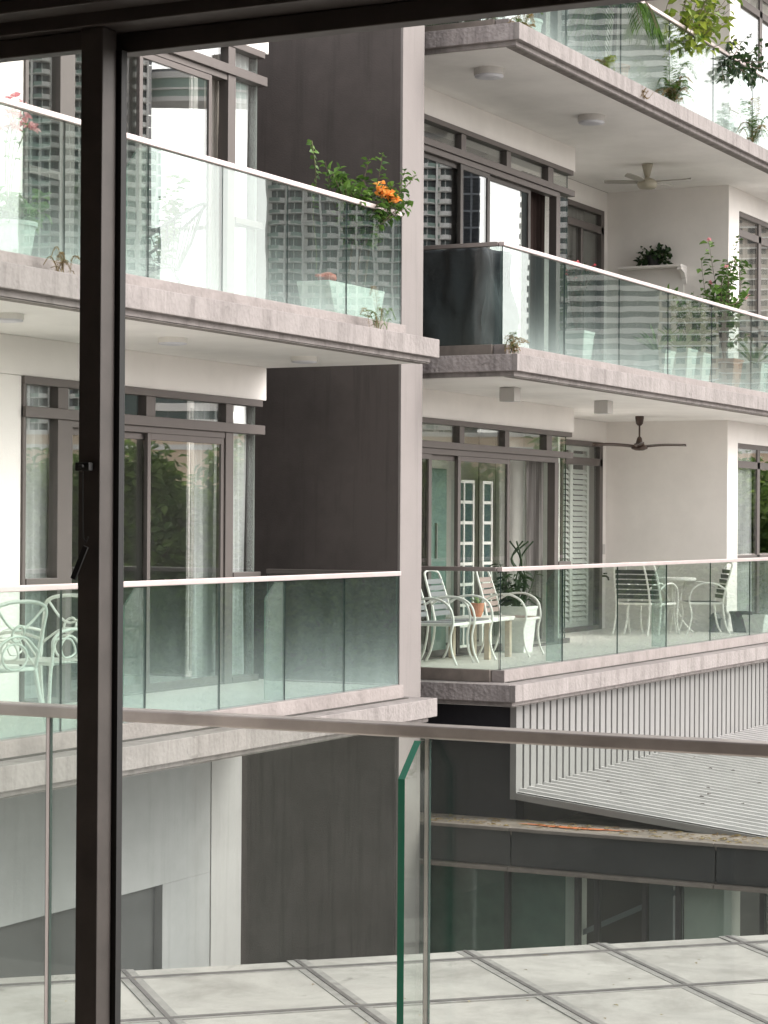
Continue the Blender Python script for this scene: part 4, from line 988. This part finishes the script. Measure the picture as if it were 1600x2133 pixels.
MB().lathe([(.09, 0), (.09, .02), (.075, .02), (.075, .17), (.10, .18), (.05, .25), (.012, .27), (.012, .30), (0, .30)], (0, 0, 0), sq=6).build('lantern_body', 'black_pot', t, world=False)
t = thing('plant_pot', 'dark flared empty pot beside the small lantern', 'pot', (-9.20, 28.62, F0)); pot_round(t, .11, .15, .28, 'black_pot')
t = thing('plant_pot', 'white wide pot at far end of the lower balcony', 'pot', (-8.98, 28.62, F0)); pot_square(t, .11, .15, .24, 'white_plastic')
t = thing('garden_tap', 'small dark tap on the white wall by the louvred window', 'tap', (-11.158, 28.46, -.72))
MB().tube([(0, 0, 0), (.06, 0, 0), (.09, 0, -.02), (.10, 0, -.06)], .014, 8).build('spout', 'black_pot', t, world=False); MB().box(.04, .06, -.05, .05, .025, .045).build('handle', 'black_pot', t, world=False)
t = thing('cast_lamp_figure', 'grey power socket plate on the wall above the tap', 'socket', (-11.158, 28.50, -.35)); MB().box(0, .012, -.045, .045, -.07, .07).build('plate', 'lamp_grey', t, world=False); t.name = 'socket_plate'

# topmost balcony greenery
t = thing('trailing_shrub', 'yellow green leafy shrub trailing over the topmost rail', 'plant', (-9.0, 25.4, 4.95))
pot_square(t, .16, .2, .40, 'white_plastic'); lm, sm = MB(), MB()
for i in range(46):
    a = rnd.uniform(0, 6.3); yy = rnd.uniform(-.9, .95); sprig(lm, sm, (0, yy * .3, .7), (.30 + .16 * math.cos(a), yy, rnd.uniform(.85, 1.75) + .25 * yy), rnd, 11, .12, .095, .007, wob=.15)
lm.build('foliage', 'leaf_bright', t, world=False); sm.build('branches', 'bark', t, world=False)
t = thing('trailing_shrub', 'dark glossy leaved shrub hanging over the topmost rail far end', 'plant', (-8.95, 26.9, 4.95))
pot_square(t, .14, .18, .36, 'white_plastic'); lm, sm = MB(), MB()
for i in range(30):
    yy = rnd.uniform(-.9, 1.0); sprig(lm, sm, (.08, yy * .4, .95), (.34 + rnd.uniform(-.1, .08), yy, rnd.uniform(.62, 1.35) + .12 * yy), rnd, 10, .09, .06, .006, wob=.12)
lm.build('foliage', 'leaf_dark', t, world=False); sm.build('branches', 'bark', t, world=False)
t = thing('palm_plant', 'palm with narrow drooping leaves behind the topmost glass', 'plant', (-9.15, 23.6, 4.95))
pot_round(t, .14, .18, .32, 'terracotta'); lm, sm = MB(), MB(); sm.tube([(0, 0, .3), (.02, .03, 1.0)], [.03, .02], 7)
for i in range(16):
    a = rnd.uniform(0, 6.3); o = Vector((math.cos(a), math.sin(a), 0)); P_ = spline([(0, 0, .95), o * .2 + Vector((0, 0, 1.15)), o * .42 + Vector((0, 0, 1.0)), o * .55 + Vector((0, 0, .7))], 7); sm.tube(P_, .004, 4)
    for k in range(3, len(P_) - 1):
        td = (P_[k + 1] - P_[k]).normalized(); sd = td.cross(Vector((0, 0, 1))).normalized()
        for s in (-1, 1): lm.leaf(P_[k], sd * s + td * .8 + Vector((0, 0, -.5)), (0, 0, 1), .22, .02, fold=.1)
lm.build('fronds', 'leaf_mid', t, world=False); sm.build('trunk', 'bark', t, world=False)
t = thing('bare_branch_plant', 'leafless twisting branches seen through topmost glass near corner', 'plant', (-9.1, 21.0, 4.95))
pot_round(t, .12, .15, .3, 'white_plastic'); sm, lm = MB(), MB()
for i in range(12):
    a = rnd.uniform(0, 6.3); sprig(lm, sm, (0, 0, .28), (.3 * math.cos(a), .6 * math.sin(a), rnd.uniform(.6, 1.2)), rnd, 4, .06, .045, .009, wob=.2)
sm.build('branches', 'bark', t, world=False); lm.build('foliage', 'leaf_mid', t, world=False)

# ------------------------------------------------------------------ the far side of the street, seen in the glass
def tower(label, cx, cy, wd, dp, top, fh, kind, rot=None, base=-10):
    if rot is None: rot = math.atan2(-(cx + 17.5), cy)                    # local -y faces the mirrored viewer
    t = thing('apartment_tower', label, 'tower', (cx, cy, base), rot, 'distant towers mirrored in the glass')
    n = int((top - base) / fh); h = wd / 2
    if kind == 'curved':
        core = MB().box(-h, h, 0, dp, 0, n * fh).build('core', 'tower_dark', t, world=False)
        mb = MB(); seg = int(wd / 4.6); pts = []
        for s in range(seg):
            for q in range(6):
                u = (s + q / 6) / seg; pts.append((-h + wd * u, -1.2 - 1.6 * math.sin(PI * q / 6)))
        pts.append((h, -1.2)); poly = pts + [(h, .5), (-h, .5)]
        mb.prism(poly, 2, 0, .25); 
        for (x0, y0), (x1, y1) in zip(pts, pts[1:]): mb.face([(x0, y0, .25), (x1, y1, .25), (x1, y1, 1.15), (x0, y0, 1.15)], 1 if (x0 * 7.3) % 2 < 1 else 0)
        for s in range(seg + 1): x0 = -h + wd * s / seg; mb.box(x0 - .28, x0 + .28, -2.0, 0, 0, fh); mb.box(x0 - 1.1, x0 - .32, -1.0, -.3, .25, fh - .1, 0 if s % 2 else 3)
        for s in range(seg): x0 = -h + wd * (s + .5) / seg; mb.box(x0 - 1.0, x0 + .9, -.3, -.02, .3, fh * .95, 2); mb.box(x0 - .12, x0 + .1, -.5, -.31, .3, fh)
        fl = mb.build('storey', ['tower_white', 'tower_green', 'tower_glass', 'tower_grey'], t, world=False)
    elif kind == 'banded':
        core = MB().box(-h + .5, h - .5, .4, dp, 0, n * fh).build('core', 'tower_glass', t, world=False)
        mb = MB(); k = wd * .72 - h
        mb.box(-h, k, -.6, 1, 0, 1.55); mb.box(k, h, .6, 2, 0, 1.55, 1); mb.box(-h + 2, k, .05, .39, 1.56, fh, 2)  # right part coloured grey to stand in for the shaded side
        for i in range(4): x0 = -h + 2 + i * (k + h - 2) / 4; mb.box(x0, x0 + .2, -.02, .3, 1.55, fh, 1)
        fl = mb.build('storey', ['tower_white', 'tower_grey', 'tower_glass'], t, world=False)
    elif kind == 'grid':
        core = MB().box(-h, h, .3, dp, 0, n * fh).build('core', 'tower_dark', t, world=False)
        mb = MB(); mb.box(-h, h, -.2, .5, 0, .7); c = max(3, int(wd / 2.6))
        for i in range(c + 1): x0 = -h + wd * i / c; mb.box(x0 - .3, x0 + .3, 0, .5, .7, fh)
        fl = mb.build('storey', ['tower_grey'], t, world=False)
    else:
        wall = 'tower_beige' if kind == 'beige' else 'tower_pink'
        core = MB().box(-h + .2, h - .2, .6, dp, 0, n * fh).build('core', 'tower_dark', t, world=False)
        mb = MB(); mb.box(-h, h, -.1, 1, 0, 1.0); mb.box(-h, h, -.35, 1, fh - .45, fh - .1, 1); c = max(3, int(wd / 3.4))
        for i in range(c + 1): x0 = -h + wd * i / c; mb.box(max(-h, x0 - .75), min(h, x0 + .75), -.1, 1, 1.0, fh - .45)
        fl = mb.build('storey', [wall, 'tower_white'], t, world=False)
    for i in range(1, n):
        o = fl.copy(); C.objects.link(o); o.location = (0, 0, i * fh)
    return t
tower('tall curved balcony tower mirrored at the far left of upper glass', 302, 459, 34, 26, 175, 3.15, 'curved')
tower('broad curved balcony tower mirrored beside the pale pillar', 251, 513, 52, 26, 190, 3.15, 'curved')
tower('slim dark office tower mirrored in the middle storey sliding door', 318, 726, 9, 20, 260, 6.2, 'grid')
tower('white banded tower mirrored in the far block balustrades', 225.0, 613.6, 42, 26, 215, 3.2, 'banded')
tower('cream tower with square windows mirrored in middle balustrade', 180, 567, 16, 18, 92, 3.1, 'beige')
tower('pinkish tower with small windows mirrored at the right edge', 178, 620, 32, 18, 92, 3.05, 'pink')
tower('low grey banded block mirrored in the lower clerestory panes', 214.5, 368, 23, 20, 40, 3.2, 'banded')
t = thing('sky_bridge', 'curved green glazed skybridge mirrored in the upper glass door', 'bridge', (281, 482, 108), math.atan2(-(281 + 17.5), 482))
for k, (z0, z1, m_) in enumerate(((0, 1.2, 'tower_white'), (1.2, 3.0, 'tower_green'), (3.0, 3.5, 'tower_white'), (3.5, 6.0, 'tower_green'), (6.0, 7.6, 'tower_white'), (7.6, 8.4, 'tower_grey'))):
    o_ = .6 * (k % 2); pts = [(-17 + 34 * i / 16, -4 + 5 * ((i - 8) / 8) ** 2 - 1 + o_) for i in range(17)]
    MB().prism(pts + [(17, 6), (-17, 6)], 2, z0, z1).build('bridge_band', m_, t, world=False)
t = thing('boundary_building', 'long tan low building mirrored above the trees', 'building', (130, 262, -10), math.atan2(92, 47) + PI / 2 + rad(0))
t.rotation_euler = (0, 0, math.atan2(286.6 - 239.4, 71 - 163.3))
MB().box(-95, 95, -8, 8, 0, 21.6).build('wall', 'tan_wall', t, world=False)
MB().box(-95.3, 95.3, -8.3, 8.3, 19.6, 20.3).build('cornice', 'tower_white', t, world=False)
MB().box(-95.3, 95.3, -8.3, 8.3, 21.6, 22.2).build('parapet', 'tower_white', t, world=False)

def tree_mesh(seed):
    rnd = random.Random(seed); lm, sm = MB(), MB(); hub = []
    sm.tube([(0, 0, 0), (.15, .1, 2.5), (.1, -.1, 5.0)], [.28, .22, .16], 8)
    for i in range(26):
        a = rnd.uniform(0, 6.3); r = rnd.uniform(.6, 4.2); z = rnd.uniform(3.6, 11.2); r *= math.sqrt(max(.15, 1 - ((z - 6.5) / 5.2) ** 2)); c = Vector((r * math.cos(a), r * math.sin(a), z)); hub.append(c)
        sm.tube([(.1, -.1, min(5, z - 1)), c * .6 + Vector((0, 0, z * .3)), c], [.09, .06, .02], 5)
    for c in hub:
        R = rnd.uniform(1.0, 1.7)
        for k in range(330):
            d = Vector((rnd.gauss(0, 1), rnd.gauss(0, 1), rnd.gauss(0, .8))).normalized() * R * rnd.uniform(.55, 1.05)
            lm.leaf(c + d, Vector((rnd.uniform(-1, 1), rnd.uniform(-1, 1), rnd.uniform(-.8, .3))), d.normalized() + Vector((0, 0, .5)), .38, .23)
    return lm, sm
protos = []
for s in (1, 2, 3):
    lm, sm = tree_mesh(s); r_ = thing('street_tree', 'x', 'tree', group='street trees mirrored in the lower glass'); lm.build('crown', 'tree_leaf', r_, world=False); sm.build('trunk', 'bark', r_, world=False); protos.append(r_)
rnd = random.Random(5)
where = ['left edge of the lower windows', 'narrow lower window with curtain', 'lower door beside the stile', 'lower door beside the gathered curtain', 'lower corner pane', 'lower glass before the dark wall', 'lower glass at the pale pillar', 'glass by the white armchairs', 'glass by the square planter', 'glass by the louvred window', 'glass by the black slatted chairs', 'glass by the small lantern']
for i in range(12):
    x_ = 31 - 2.45 * i; y_ = 57 + 1.35 * i
    for j, p_ in enumerate((0,)):
        o = place(protos[i % 3], (x_ + rnd.uniform(-.5, .5), y_ + rnd.uniform(-2, 3), -10), rnd.uniform(0, 6.3), 'broad green street tree mirrored in the ' + where[i]); s_ = rnd.uniform(.92, 1.10); o.scale = (s_, s_, s_ * .98)
for i in range(9):
    o = place(protos[(i + 1) % 3], (34 - 3.4 * i + rnd.uniform(-.5, .5), 65 + 1.7 * i + rnd.uniform(-1, 1), -10), rnd.uniform(0, 6.3), 'green street tree in the back row mirrored in lower glass'); o['group'] = 'back row of street trees'
    s_ = rnd.uniform(.95, 1.06); o.scale = (s_ * 1.15, s_ * 1.15, s_)
t = thing('street_lamp', 'street lamp mirrored in the lower sliding door', 'lamp', (17.5, 49.5, -10), rad(200))
MB().lathe([(.09, 0), (.09, 3), (.06, 8.6)], (0, 0, 0), 10).build('pole', 'steel', t, world=False)
MB().tube([(0, 0, 8.5), (.3, 0, 9.0), (1.2, 0, 9.1)], .045, 7).build('arm', 'steel', t, world=False)
MB().lathe([(0, .07), (.3, .05), (.36, 0), (.3, -.05), (0, -.07)], (1.5, 0, 9.1), 16).build('lamp_head', 'lamp_grey', t, smooth=True, world=False)
